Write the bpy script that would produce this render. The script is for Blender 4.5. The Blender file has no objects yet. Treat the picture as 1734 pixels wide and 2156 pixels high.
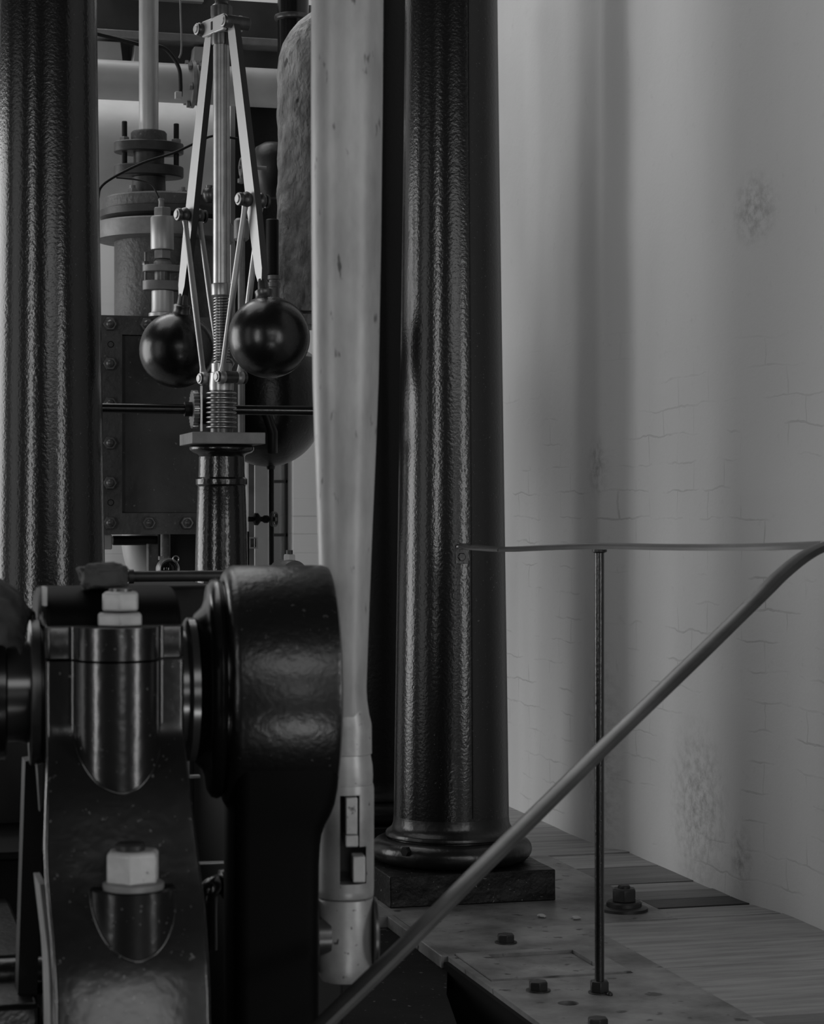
import bpy, bmesh, math, random
from mathutils import Vector, Matrix, noise
random.seed(7)
C = bpy.context.scene
COL = C.collection
PI = math.pi

# ---------------------------------------------------------------- camera, world, light
FPX, CX, CY, CAMH = 4500.0, 867.0, 1078.0, 1.10
YAW = math.radians(15.0)
SY, CYW = math.sin(YAW), math.cos(YAW)
cam_d = bpy.data.cameras.new('camera')
cam = bpy.data.objects.new('camera', cam_d)
COL.objects.link(cam)
C.camera = cam
cam.location = (0, 0, CAMH)
cam.rotation_euler = (PI / 2, 0, -YAW)
cam_d.sensor_fit = 'HORIZONTAL'
cam_d.sensor_width = 36.0
cam_d.lens = 36.0 * FPX / 1734.0
cam_d.clip_start = 0.05
cam_d.clip_end = 100
cam_d.dof.use_dof = True
cam_d.dof.focus_distance = 6.15
cam_d.dof.aperture_fstop = 13.0

C.view_settings.view_transform = 'Standard'
C.view_settings.look = 'None'
C.view_settings.gamma = 1.0
C.view_settings.exposure = 0.1
try:
    C.view_settings.use_curve_mapping = False
except Exception:
    pass
C.cycles.use_denoising = True
C.cycles.max_bounces = 6
C.cycles.sample_clamp_indirect = 2.0
C.cycles.caustics_reflective = False
C.cycles.caustics_refractive = False

world = bpy.data.worlds.new('world')
C.world = world
world.use_nodes = True
world.node_tree.nodes['Background'].inputs[0].default_value = (1, 1, 1, 1)
world.node_tree.nodes['Background'].inputs[1].default_value = 0.012


def area_light(name, loc, target, w, h, radiance):
    """Rectangular area light"""
    ld = bpy.data.lights.new(name, 'AREA')
    ld.shape = 'RECTANGLE'
    ld.size, ld.size_y = w, h
    ld.energy = radiance * PI * w * h
    o = bpy.data.objects.new(name, ld)
    COL.objects.link(o)
    o.location = loc
    o.rotation_euler = (Vector(target) - Vector(loc)).to_track_quat('-Z', 'Y').to_euler()
    return o


area_light('daylight_side_window', (-3.2, 8.7, 1.5), (2.4, 5.6, 0.6), 3.4, 3.0, 3.9)
area_light('fill_middle', (-3.2, 5.0, 1.6), (2.4, 6.6, 0.8), 1.6, 3.0, 0.7)  # added fill, weakens the column shadows on the side wall
area_light('daylight_near_window', (-3.2, 1.4, 1.6), (1.7, 6.0, 1.1), 0.42, 3.0, 9.5)
area_light('fill_front_low', (0.85, -0.7, 0.9), (0.6, 3.2, 0.85), 0.8, 0.6, 2.6)  # added fill low behind the camera for the pedestal face, no known door
area_light('fill_front_high', (0.75, -0.7, 2.6), (0.6, 3.2, 0.7), 2.4, 1.1, 2.2)  # added fill high behind the camera, mirrored in pedestal foot and crank
area_light('daylight_right_window', (2.7, 0.9, 1.3), (0.8, 3.6, 0.9), 0.5, 2.2, 6.5)
area_light('fill_pit', (0.9, 0.5, -0.9), (0.65, 3.2, 0.7), 1.0, 0.3, 9.0)  # added fill below floor level, makes the crank's lower bright band
area_light('fill_overhead', (-0.2, 8.0, 6.2), (2.0, 6.4, 0.0), 5.0, 3.0, 1.6)  # added overhead fill for wall and floor; the hall has no skylight


# ---------------------------------------------------------------- coordinates
def W(px, py, d):
    """photo pixel at a distance d along the lens axis"""
    lat = (px - CX) / FPX * d
    return Vector((lat * CYW + d * SY, d * CYW - lat * SY, CAMH + (CY - py) / FPX * d))


def Q(px, py, Y):
    """photo pixel on the plane y = Y across the hall"""
    d = Y / (CYW - (px - CX) / FPX * SY)
    return W(px, py, d)


def SC(px, Y):
    """metres per photo pixel at that place"""
    return Y / (CYW - (px - CX) / FPX * SY) / FPX


def G(px, py):
    """photo pixel on the floor"""
    return W(px, py, FPX * CAMH / (py - CY))


# ---------------------------------------------------------------- materials
def nt_mat(name):
    m = bpy.data.materials.new(name)
    m.use_nodes = True
    return m, m.node_tree, m.node_tree.nodes['Principled BSDF']


def mat(name, col, rough=0.4, metal=0.0, bump=0.0, bscale=200.0, var=0.0, vscale=8.0, spots=0.0, sscale=60.0,
        spec=0.5, col2=None, rvar=0.0, stretch=(1, 1, 1), bdetail=2.0, bdist=0.002, spotcol=0.3):
    m, nt, b = nt_mat(name)
    N, L = nt.nodes, nt.links
    tc = N.new('ShaderNodeTexCoord')
    mp = N.new('ShaderNodeMapping')
    mp.inputs['Scale'].default_value = stretch
    L.new(tc.outputs['Object'], mp.inputs[0])
    b.inputs['Roughness'].default_value = rough
    b.inputs['Metallic'].default_value = metal
    b.inputs['Specular IOR Level'].default_value = spec
    c1 = (col, col, col, 1)
    c2v = col2 if col2 is not None else col * (1 - var)
    b.inputs['Base Color'].default_value = c1
    out = None
    if var or col2 is not None:
        n = N.new('ShaderNodeTexNoise')
        n.inputs['Scale'].default_value = vscale
        n.inputs['Detail'].default_value = 6
        n.inputs['Roughness'].default_value = 0.6
        L.new(mp.outputs[0], n.inputs['Vector'])
        r = N.new('ShaderNodeValToRGB')
        r.color_ramp.elements[0].position = 0.35
        r.color_ramp.elements[1].position = 0.65
        r.color_ramp.elements[0].color = (c2v, c2v, c2v, 1)
        r.color_ramp.elements[1].color = c1
        L.new(n.outputs[0], r.inputs[0])
        out = r.outputs[0]
        if rvar:
            mr = N.new('ShaderNodeMapRange')
            mr.inputs[3].default_value = rough + rvar
            mr.inputs[4].default_value = rough
            L.new(n.outputs[0], mr.inputs[0])
            L.new(mr.outputs[0], b.inputs['Roughness'])
    if spots:
        n2 = N.new('ShaderNodeTexNoise')
        n2.inputs['Scale'].default_value = sscale
        n2.inputs['Detail'].default_value = 3
        L.new(mp.outputs[0], n2.inputs['Vector'])
        r2 = N.new('ShaderNodeValToRGB')
        r2.color_ramp.elements[0].position = 0.68 - 0.1 * spots
        r2.color_ramp.elements[1].position = 0.74 - 0.1 * spots
        r2.color_ramp.elements[0].color = (0, 0, 0, 1)
        L.new(n2.outputs[0], r2.inputs[0])
        mx = N.new('ShaderNodeMix')
        mx.data_type = 'RGBA'
        L.new(r2.outputs[0], mx.inputs[0])
        if out:
            L.new(out, mx.inputs[6])
        else:
            mx.inputs[6].default_value = c1
        mx.inputs[7].default_value = (spotcol, spotcol, spotcol, 1)
        out = mx.outputs[2]
    if out:
        L.new(out, b.inputs['Base Color'])
    if bump:
        nb = N.new('ShaderNodeTexNoise')
        nb.inputs['Scale'].default_value = bscale
        nb.inputs['Detail'].default_value = bdetail
        L.new(mp.outputs[0], nb.inputs['Vector'])
        bp = N.new('ShaderNodeBump')
        bp.inputs['Strength'].default_value = bump
        bp.inputs['Distance'].default_value = bdist
        L.new(nb.outputs[0], bp.inputs['Height'])
        L.new(bp.outputs[0], b.inputs['Normal'])
    return m


M = {}
M['column'] = mat('black_column_enamel', 0.008, 0.22, bump=0.42, bscale=120, bdist=0.0014, bdetail=1, spots=0.08, sscale=150, spotcol=0.08, spec=0.62)
M['column_base_lit'] = mat('lit_base_black_enamel', 0.014, 0.3, bump=0.5, bscale=60, var=0.3, vscale=12)  # lifted tone paints the light caught by the column base mouldings
M['column_shaded'] = mat('black_column_enamel_shaded', 0.006, 0.4, bump=0.5, bscale=80, spec=0.25)  # duller, darker copy of the column enamel; shade put into the material
M['black'] = mat('black_gloss_paint', 0.006, 0.22, bump=0.15, bscale=60)
M['blackball'] = mat('black_ball_enamel', 0.007, 0.2, bump=0.25, bscale=26, bdist=0.003, spec=0.6, var=0.4, vscale=20, rvar=0.15)
M['casting'] = mat('dark_casting_paint', 0.006, 0.25, bump=0.4, bscale=85, bdist=0.002, var=0.35, vscale=9, rvar=0.12, spots=0.1, sscale=120, spotcol=0.05, spec=0.6)
M['block'] = mat('dark_bearing_paint', 0.009, 0.22, bump=0.3, bscale=45, bdist=0.002, var=0.3, vscale=10, rvar=0.04, spots=0.04, sscale=120, spotcol=0.10, spec=0.7)
M['matte_black'] = mat('matte_black_iron', 0.005, 0.6, spec=0.3)
M['pit'] = mat('shaded_black_iron', 0.0015, 0.6, spec=0.08)  # near-black tone carries the pit's shade, also used on the crank arm
M['rough_iron'] = mat('rusty_chest_iron', 0.085, 0.55, bump=0.8, bscale=60, var=0.6, vscale=7, spots=0.35, sscale=70, spotcol=0.12, bdist=0.004)
M['bolt'] = mat('dull_bolt_iron', 0.10, 0.35, metal=0.3, var=0.4, vscale=30)
M['dark_iron'] = mat('dark_iron', 0.02, 0.45, bump=0.4, bscale=60, var=0.4, vscale=14)
M['plinth'] = mat('flaking_black_plinth', 0.004, 0.45, spec=0.25, bump=1.0, bscale=26, bdist=0.006, bdetail=6, spots=0.02, sscale=120, spotcol=0.25)
M['steel'] = mat('bright_steel', 0.42, 0.33, metal=0.75, var=0.25, vscale=20)
M['brushed'] = mat('brushed_steel', 0.46, 0.4, metal=0.8, bump=0.05, bscale=60, stretch=(1, 1, 0.3), var=0.25, vscale=16, rvar=0.1)
M['arm'] = mat('polished_arm_steel', 0.45, 0.42, metal=0.4)
M['arm_edge_shaded'] = mat('shaded_arm_steel', 0.045, 0.4, metal=0.3)  # darker copy of the arm steel, paints the shade on the edges
M['worn_steel'] = mat('worn_dark_steel', 0.12, 0.35, metal=0.7, var=0.4, vscale=24)
M['rod'] = mat('stained_rod_steel', 0.38, 0.42, metal=0.05, var=0.42, vscale=11, bump=0.2, bscale=60, spots=0.22, sscale=55, spotcol=0.08, stretch=(1, 1, 0.35))
M['rod_end'] = mat('pitted_rod_end_steel', 0.38, 0.40, metal=0.3, var=0.4, vscale=9, bump=0.3, bscale=50, spots=0.12, sscale=80, spotcol=0.04)
M['nut'] = mat('worn_pale_nut', 0.44, 0.5, metal=0.1, var=0.2, vscale=30, bump=0.5, bscale=40, spots=0.1, sscale=70, spotcol=0.12)
M['flange'] = mat('pale_flange_iron', 0.22, 0.5, metal=0.2, bump=0.4, bscale=60, var=0.35, vscale=12)
M['white_paint'] = mat('white_pipe_paint', 0.42, 0.45, bump=0.2, bscale=30, var=0.15, vscale=6)
M['lagging'] = mat('lagged_pipe_plaster', 0.42, 0.55, bump=1.0, bscale=34, bdist=0.02, bdetail=9, var=0.7, vscale=13, spots=0.3, sscale=36, spotcol=0.06, stretch=(1, 1, 0.5))
M['cloth'] = mat('oily_cloth', 0.05, 0.85, bump=0.8, bscale=90, bdist=0.003, var=0.4, vscale=20)
M['rail'] = mat('worn_rail_steel', 0.12, 0.34, metal=0.6, var=0.3, vscale=18, stretch=(0.3, 0.3, 1))
M['stair_rail'] = M['rail']
M['plate'] = mat('floor_plate_steel', 0.30, 0.30, metal=0.2, bump=0.5, bscale=16, bdist=0.004, bdetail=8, var=0.65, vscale=5, rvar=0.25, spots=0.5, sscale=22, spotcol=0.05)
M['wood1'] = mat('grey_floor_board', 0.34, 0.45, bump=0.5, bscale=40, var=0.4, vscale=9, rvar=0.15, stretch=(0.4, 3.5, 1), bdetail=6)
M['wood2'] = mat('dark_floor_board', 0.18, 0.45, bump=0.5, bscale=40, var=0.4, vscale=9, rvar=0.15, stretch=(0.4, 3.5, 1), bdetail=6)
M['wood3'] = mat('black_floor_board', 0.028, 0.5, bump=0.5, bscale=40, var=0.4, vscale=9, stretch=(0.4, 3.5, 1), bdetail=6)
M['beam'] = mat('painted_overhead_beam', 0.045, 0.6, var=0.35, vscale=5)
M['frame'] = mat('dark_window_bar', 0.03, 0.5)
M['lens'] = mat('dark_glass', 0.003, 0.08)


def wall_material():
    m, nt, b = nt_mat('whitewashed_brick')
    N, L = nt.nodes, nt.links
    tc = N.new('ShaderNodeTexCoord')
    sep = N.new('ShaderNodeSeparateXYZ')
    L.new(tc.outputs['Object'], sep.inputs[0])
    cmb = N.new('ShaderNodeCombineXYZ')
    L.new(sep.outputs['Y'], cmb.inputs[0])
    L.new(sep.outputs['Z'], cmb.inputs[1])
    # wobble
    nw = N.new('ShaderNodeTexNoise'); nw.inputs['Scale'].default_value = 7; nw.inputs['Detail'].default_value = 5
    L.new(cmb.outputs[0], nw.inputs['Vector'])
    va = N.new('ShaderNodeVectorMath'); va.operation = 'SCALE'; va.inputs['Scale'].default_value = 0.05
    L.new(nw.outputs['Color'], va.inputs[0])
    vb = N.new('ShaderNodeVectorMath'); vb.operation = 'ADD'
    L.new(cmb.outputs[0], vb.inputs[0]); L.new(va.outputs[0], vb.inputs[1])
    br = N.new('ShaderNodeTexBrick')
    br.inputs['Scale'].default_value = 1.0
    br.inputs['Brick Width'].default_value = 0.235
    br.inputs['Row Height'].default_value = 0.085
    br.inputs['Mortar Size'].default_value = 0.004
    br.inputs['Mortar Smooth'].default_value = 0.6
    L.new(vb.outputs[0], br.inputs['Vector'])
    # where the joints show through
    nm = N.new('ShaderNodeTexNoise'); nm.inputs['Scale'].default_value = 3.2; nm.inputs['Detail'].default_value = 4
    L.new(cmb.outputs[0], nm.inputs['Vector'])
    rm = N.new('ShaderNodeValToRGB'); rm.color_ramp.elements[0].position = 0.50; rm.color_ramp.elements[1].position = 0.64
    L.new(nm.outputs[0], rm.inputs[0])
    hz = N.new('ShaderNodeMapRange'); hz.inputs[1].default_value = 1.75; hz.inputs[2].default_value = 1.2
    L.new(sep.outputs['Z'], hz.inputs[0])
    mu = N.new('ShaderNodeMath'); mu.operation = 'MULTIPLY'
    L.new(rm.outputs[0], mu.inputs[0]); L.new(hz.outputs[0], mu.inputs[1])
    mu2 = N.new('ShaderNodeMath'); mu2.operation = 'MULTIPLY'
    L.new(mu.outputs[0], mu2.inputs[0]); L.new(br.outputs['Fac'], mu2.inputs[1])
    # dirt
    nd = N.new('ShaderNodeTexNoise'); nd.inputs['Scale'].default_value = 18; nd.inputs['Detail'].default_value = 8; nd.inputs['Roughness'].default_value = 0.7
    L.new(cmb.outputs[0], nd.inputs['Vector'])
    rd = N.new('ShaderNodeValToRGB'); rd.color_ramp.elements[0].position = 0.60; rd.color_ramp.elements[1].position = 0.80
    L.new(nd.outputs[0], rd.inputs[0])

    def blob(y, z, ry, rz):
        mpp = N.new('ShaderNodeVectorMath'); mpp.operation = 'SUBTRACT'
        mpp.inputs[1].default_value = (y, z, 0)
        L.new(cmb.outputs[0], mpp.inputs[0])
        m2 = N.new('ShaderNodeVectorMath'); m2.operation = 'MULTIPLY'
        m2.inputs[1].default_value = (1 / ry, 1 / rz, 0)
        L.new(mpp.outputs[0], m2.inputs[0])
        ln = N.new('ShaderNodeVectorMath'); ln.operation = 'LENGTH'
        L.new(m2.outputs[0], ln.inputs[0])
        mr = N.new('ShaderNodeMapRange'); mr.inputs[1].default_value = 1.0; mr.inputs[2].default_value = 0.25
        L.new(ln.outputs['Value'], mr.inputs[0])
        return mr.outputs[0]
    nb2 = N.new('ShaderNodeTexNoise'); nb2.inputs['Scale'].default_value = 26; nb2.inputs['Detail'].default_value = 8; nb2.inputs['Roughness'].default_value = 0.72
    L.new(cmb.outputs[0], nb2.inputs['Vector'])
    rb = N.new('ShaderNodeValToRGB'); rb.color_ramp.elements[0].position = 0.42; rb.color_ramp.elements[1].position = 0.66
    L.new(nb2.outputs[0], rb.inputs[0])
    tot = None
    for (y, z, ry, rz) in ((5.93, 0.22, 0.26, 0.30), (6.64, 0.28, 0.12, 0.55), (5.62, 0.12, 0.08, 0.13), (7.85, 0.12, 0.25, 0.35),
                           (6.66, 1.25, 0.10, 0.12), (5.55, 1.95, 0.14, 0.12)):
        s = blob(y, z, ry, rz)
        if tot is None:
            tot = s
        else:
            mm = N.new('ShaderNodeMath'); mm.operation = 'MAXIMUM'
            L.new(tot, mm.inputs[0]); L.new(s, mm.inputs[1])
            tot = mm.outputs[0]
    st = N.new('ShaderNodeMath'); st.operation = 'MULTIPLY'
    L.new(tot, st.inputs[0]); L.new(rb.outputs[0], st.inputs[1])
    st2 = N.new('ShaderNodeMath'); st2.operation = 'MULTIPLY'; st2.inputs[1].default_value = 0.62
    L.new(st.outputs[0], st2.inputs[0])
    # scratches
    dd = N.new('ShaderNodeMath'); dd.operation = 'MULTIPLY'; dd.inputs[1].default_value = 0.22
    L.new(rd.outputs[0], dd.inputs[0])
    dj = N.new('ShaderNodeMath'); dj.operation = 'MULTIPLY'; dj.inputs[1].default_value = 0.30
    L.new(mu2.outputs[0], dj.inputs[0])
    m1 = N.new('ShaderNodeMath'); m1.operation = 'MAXIMUM'
    L.new(dd.outputs[0], m1.inputs[0]); L.new(dj.outputs[0], m1.inputs[1])
    m2 = N.new('ShaderNodeMath'); m2.operation = 'MAXIMUM'
    L.new(m1.outputs[0], m2.inputs[0]); L.new(st2.outputs[0], m2.inputs[1])
    mx = N.new('ShaderNodeMix'); mx.data_type = 'RGBA'
    mx.inputs[6].default_value = (0.66, 0.66, 0.66, 1)
    mx.inputs[7].default_value = (0.16, 0.16, 0.16, 1)
    L.new(m2.outputs[0], mx.inputs[0])
    L.new(mx.outputs[2], b.inputs['Base Color'])
    b.inputs['Roughness'].default_value = 0.8
    b.inputs['Specular IOR Level'].default_value = 0.2
    # relief
    sub = N.new('ShaderNodeMath'); sub.operation = 'MULTIPLY_ADD'; sub.inputs[1].default_value = -0.8
    L.new(mu2.outputs[0], sub.inputs[0]); L.new(nd.outputs[0], sub.inputs[2])
    bp = N.new('ShaderNodeBump'); bp.inputs['Strength'].default_value = 0.22; bp.inputs['Distance'].default_value = 0.006
    L.new(sub.outputs[0], bp.inputs['Height']); L.new(bp.outputs[0], b.inputs['Normal'])
    return m


M['wall'] = wall_material()


# ---------------------------------------------------------------- mesh helpers (all shapes are drawn in world metres)
def finish(bm, name, m, parent=None, origin=Vector((0, 0, 0)), bevel=0.0, smooth=38, mats=None, seg=2):
    bmesh.ops.translate(bm, verts=bm.verts, vec=-origin)
    bmesh.ops.recalc_face_normals(bm, faces=bm.faces)
    me = bpy.data.meshes.new(name)
    bm.to_mesh(me)
    bm.free()
    for mm in (mats or [m]):
        me.materials.append(mm)
    for p in me.polygons:
        p.use_smooth = True
    me.set_sharp_from_angle(angle=math.radians(smooth))
    o = bpy.data.objects.new(name, me)
    COL.objects.link(o)
    if bevel:
        md = o.modifiers.new('edge_softening', 'BEVEL')
        md.width = bevel
        md.segments = seg
        md.limit_method = 'ANGLE'
        md.angle_limit = math.radians(35)
    if parent is not None:
        o.parent = parent
    return o


class Thing:
    def __init__(self, name, label, cat, loc, group=None):
        e = bpy.data.objects.new(name, None)
        COL.objects.link(e)
        e.empty_display_size = 0.05
        e.location = loc
        e['label'] = label
        e['category'] = cat
        if group:
            e['group'] = group
        self.o, self.loc = e, Vector(loc)

    def part(self, name, bm, m, parent=None, bevel=0.0, smooth=38, label=None, mats=None, seg=2):
        o = finish(bm, name, m, parent or self.o, self.loc, bevel, smooth, mats, seg)
        if label:
            o['label'] = label
        return o


def single(name, bm, m, label, cat, loc, group=None, bevel=0.0, smooth=38, mats=None):
    o = finish(bm, name, m, None, Vector(loc), bevel, smooth, mats)
    o.location = loc
    o['label'] = label
    o['category'] = cat
    if group:
        o['group'] = group
    return o


def struct(name, bm, m, bevel=0.0, smooth=38, mats=None):
    o = finish(bm, name, m, None, Vector((0, 0, 0)), bevel, smooth, mats)
    o['kind'] = 'structure'
    return o


def dup(root, loc, label=None, group=None, rotz=0.0):
    r = root.copy()
    COL.objects.link(r)
    r.location = loc
    r.rotation_euler = (r.rotation_euler[0], r.rotation_euler[1], r.rotation_euler[2] + rotz)
    if label:
        r['label'] = label
    if group:
        r['group'] = group
    for ch in list(root.children):
        c = ch.copy()
        COL.objects.link(c)
        c.parent = r
        for g in list(ch.children):
            d = g.copy()
            COL.objects.link(d)
            d.parent = c
    return r


def B():
    return bmesh.new()


def frame_of(axis):
    a = Vector(axis).normalized()
    t = Vector((0, 0, 1)) if abs(a.z) < 0.9 else Vector((0, 1, 0))
    u = a.cross(t).normalized()
    v = a.cross(u).normalized()
    return a, u, v


def lathe(bm, o, axis, prof, seg=48, phase=0.0):
    """prof: list of (radius, distance along axis)"""
    a, u, v = frame_of(axis)
    o = Vector(o)
    rings = []
    for r, t in prof:
        if r < 1e-6:
            rings.append([bm.verts.new(o + a * t)])
        else:
            rings.append([bm.verts.new(o + a * t + (u * math.cos(2 * PI * k / seg + phase) + v * math.sin(2 * PI * k / seg + phase)) * r) for k in range(seg)])
    for i in range(len(rings) - 1):
        p, q = rings[i], rings[i + 1]
        for k in range(seg):
            k2 = (k + 1) % seg
            if len(p) == 1 and len(q) == 1:
                continue
            if len(p) == 1:
                bm.faces.new((p[0], q[k2], q[k]))
            elif len(q) == 1:
                bm.faces.new((p[k], p[k2], q[0]))
            else:
                bm.faces.new((p[k], p[k2], q[k2], q[k]))
    if len(rings[0]) > 1:
        bm.faces.new(list(reversed(rings[0])))
    if len(rings[-1]) > 1:
        bm.faces.new(rings[-1])


def cyl(bm, p0, p1, r, r2=None, seg=32, ch=0.0):
    p0, p1 = Vector(p0), Vector(p1)
    L_ = (p1 - p0).length
    r2 = r if r2 is None else r2
    if ch:
        lathe(bm, p0, p1 - p0, [(r - ch, 0), (r, ch), (r2, L_ - ch), (r2 - ch, L_)], seg)
    else:
        lathe(bm, p0, p1 - p0, [(r, 0), (r2, L_)], seg)


def box(bm, lo, hi, mi=0):
    x0, y0, z0 = lo
    x1, y1, z1 = hi
    v = [bm.verts.new(p) for p in ((x0, y0, z0), (x1, y0, z0), (x1, y1, z0), (x0, y1, z0), (x0, y0, z1), (x1, y0, z1), (x1, y1, z1), (x0, y1, z1))]
    for f in ((0, 3, 2, 1), (4, 5, 6, 7), (0, 1, 5, 4), (1, 2, 6, 5), (2, 3, 7, 6), (3, 0, 4, 7)):
        bm.faces.new([v[i] for i in f]).material_index = mi


def obox(bm, c, ax, ay, az, mi=0):
    """oriented box: centre and three half vectors"""
    c = Vector(c)
    v = [bm.verts.new(c + ax * i + ay * j + az * k) for i, j, k in ((-1, -1, -1), (1, -1, -1), (1, 1, -1), (-1, 1, -1), (-1, -1, 1), (1, -1, 1), (1, 1, 1), (-1, 1, 1))]
    fs = []
    for f in ((0, 3, 2, 1), (4, 5, 6, 7), (0, 1, 5, 4), (1, 2, 6, 5), (2, 3, 7, 6), (3, 0, 4, 7)):
        fc = bm.faces.new([v[i] for i in f])
        fc.material_index = mi
        fs.append(fc)
    return fs


def prism(bm, pts, ext):
    ext = Vector(ext)
    a = [bm.verts.new(p) for p in pts]
    b = [bm.verts.new(Vector(p) + ext) for p in pts]
    n = len(pts)
    bm.faces.new(a)
    bm.faces.new(list(reversed(b)))
    for i in range(n):
        j = (i + 1) % n
        bm.faces.new((a[j], a[i], b[i], b[j]))


def tube(bm, pts, r, seg=16, rs=None):
    pts = [Vector(p) for p in pts]
    n = len(pts)
    prev = None
    rings = []
    for i, p in enumerate(pts):
        t = (pts[min(i + 1, n - 1)] - pts[max(i - 1, 0)]).normalized()
        if prev is None:
            _, u, v = frame_of(t)
        else:
            u = (prev - t * prev.dot(t)).normalized()
            v = t.cross(u)
        prev = u
        rr = rs[i] if rs else r
        rings.append([bm.verts.new(p + (u * math.cos(2 * PI * k / seg) + t.cross(u) * math.sin(2 * PI * k / seg)) * rr) for k in range(seg)])
    for i in range(n - 1):
        for k in range(seg):
            k2 = (k + 1) % seg
            bm.faces.new((rings[i][k], rings[i][k2], rings[i + 1][k2], rings[i + 1][k]))
    bm.faces.new(list(reversed(rings[0])))
    bm.faces.new(rings[-1])


def spline(ctrl, n=12):
    """Catmull-Rom through the points"""
    P_ = [Vector(p) for p in ctrl]
    P_ = [P_[0] * 2 - P_[1]] + P_ + [P_[-1] * 2 - P_[-2]]
    out = []
    for i in range(1, len(P_) - 2):
        p0, p1, p2, p3 = P_[i - 1:i + 3]
        for k in range(n):
            t = k / n
            out.append(0.5 * ((2 * p1) + (p2 - p0) * t + (2 * p0 - 5 * p1 + 4 * p2 - p3) * t * t + (3 * p1 - p0 - 3 * p2 + p3) * t ** 3))
    out.append(P_[-2].copy())
    return out


def hexnut(bm, c, axis, af, h, phase=0.0, cham=0.12):
    """hexagon nut, af across corners / 2 = radius, with chamfered top"""
    r = af / 2
    a, u, v = frame_of(axis)
    c = Vector(c)
    lathe(bm, c, axis, [(r, 0), (r, h * (1 - cham)), (r * 0.90, h)], 6, phase)


def domenut(bm, c, axis, w, h):
    hexnut(bm, c, axis, w, h)
    lathe(bm, Vector(c) + Vector(axis).normalized() * h, axis, [(w * .30, 0), (w * .29, h * .25), (w * .22, h * .55), (w * .1, h * .72), (0, h * .78)], 20)


def slab_grid(bm, fn, nu, nv):
    g = [[bm.verts.new(fn(i / nu, j / nv)) for j in range(nv + 1)] for i in range(nu + 1)]
    for i in range(nu):
        for j in range(nv):
            bm.faces.new((g[i][j], g[i + 1][j], g[i + 1][j + 1], g[i][j + 1]))
    return g


# ================================================================= SETTING
EDGE = 1.455       # lip of the pit
# side wall: plan profile with two shallow steps, a little uneven
def wall_x(y):
    def ss(a, b, t):
        t = min(1, max(0, (t - a) / (b - a)))
        return t * t * (3 - 2 * t)
    return 2.505 - 0.035 * ss(5.36, 5.66, y) - 0.055 * ss(6.52, 6.60, y)


bm = B()
ys = [3.9 + 0.02 * i for i in range(int((9.6 - 3.9) / 0.02) + 1)]
zs = [-0.2 + 0.06 * j for j in range(75)]
g = []
for y in ys:
    row = []
    for z in zs:
        n_ = noise.noise(Vector((y * 3.1, z * 2.3, 1.0))) * 0.006 + noise.noise(Vector((y * 11, z * 11, 4.0))) * 0.0018
        row.append(bm.verts.new((wall_x(y) + n_, y, z)))
    g.append(row)
for i in range(len(ys) - 1):
    for j in range(len(zs) - 1):
        bm.faces.new((g[i][j], g[i][j + 1], g[i + 1][j + 1], g[i + 1][j]))
# thickness behind
r = bmesh.ops.extrude_edge_only(bm, edges=[e for e in bm.edges if e.is_boundary])
nv = [v for v in r['geom'] if isinstance(v, bmesh.types.BMVert)]
for v in nv:
    v.co.x = 2.8
struct('wall_right', bm, M['wall'], smooth=60)

# end wall with a tall glazed opening behind the steam pipes
YB = 9.6
wx0, wx1 = Q(566, 0, YB).x, Q(617, 0, YB).x
wz0, wz1 = 0.25, Q(0, 1.0, YB).z
zt = Q(600, 960, YB).z
bm = B()
box(bm, (-2.2, YB, -0.3), (wx0, YB + 0.3, 4.2))
box(bm, (wx1, YB, -0.3), (2.8, YB + 0.3, 4.2))
box(bm, (wx0, YB, -0.3), (wx1, YB + 0.3, wz0))
box(bm, (wx0, YB, 3.2), (wx1, YB + 0.3, 4.2))
struct('wall_back', bm, M['wall'])
bm = B()
box(bm, (wx0, YB + 0.12, wz0), (wx0 + 0.012, YB + 0.15, 3.2))
box(bm, (wx1 - 0.010, YB + 0.12, wz0), (wx1, YB + 0.15, 3.2))
zz = wz0
a1, a2 = Q(600, 1013, YB).z, Q(600, 1127, YB).z
step = a1 - a2
z_ = a2 - 2 * step
while z_ < 3.2:
    if z_ > wz0:
        box(bm, (wx0, YB + 0.12, z_ - 0.007), (wx1, YB + 0.15, z_ + 0.007))
    z_ += step
wf = struct('window_1', bm, M['frame'])
# overcast daylight outside the panes comes from a pale yard wall
bm = B()
box(bm, (-1.5, YB + 1.2, -0.5), (3.0, YB + 1.3, 4.5))
struct('wall_yard', bm, M['wall'])
area_light('daylight_yard', (0.6, YB + 0.6, 5.2), (0.6, YB + 1.25, 1.5), 3.0, 1.0, 3.0)
area_light('fill_end_wall', (0.3, 8.9, 4.6), (0.5, YB, 1.2), 2.6, 0.7, 3.0)  # added fill inside the hall that brightens the end wall

# floor: steel plates beside the pit, with the bolt hole and hatch recess cut in
def cut(o, cutters):
    for c in cutters:
        md = o.modifiers.new('cut', 'BOOLEAN')
        md.operation = 'DIFFERENCE'
        md.solver = 'EXACT'
        md.object = c
    bpy.context.view_layer.update()
    dg = bpy.context.evaluated_depsgraph_get()
    me = bpy.data.meshes.new_from_object(o.evaluated_get(dg), depsgraph=dg)
    me.name = o.name
    o.modifiers.clear()
    o.data = me
    for c in cutters:
        cm = c.data
        bpy.data.objects.remove(c)
        bpy.data.meshes.remove(cm)
    me.set_sharp_from_angle(angle=math.radians(38))


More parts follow.
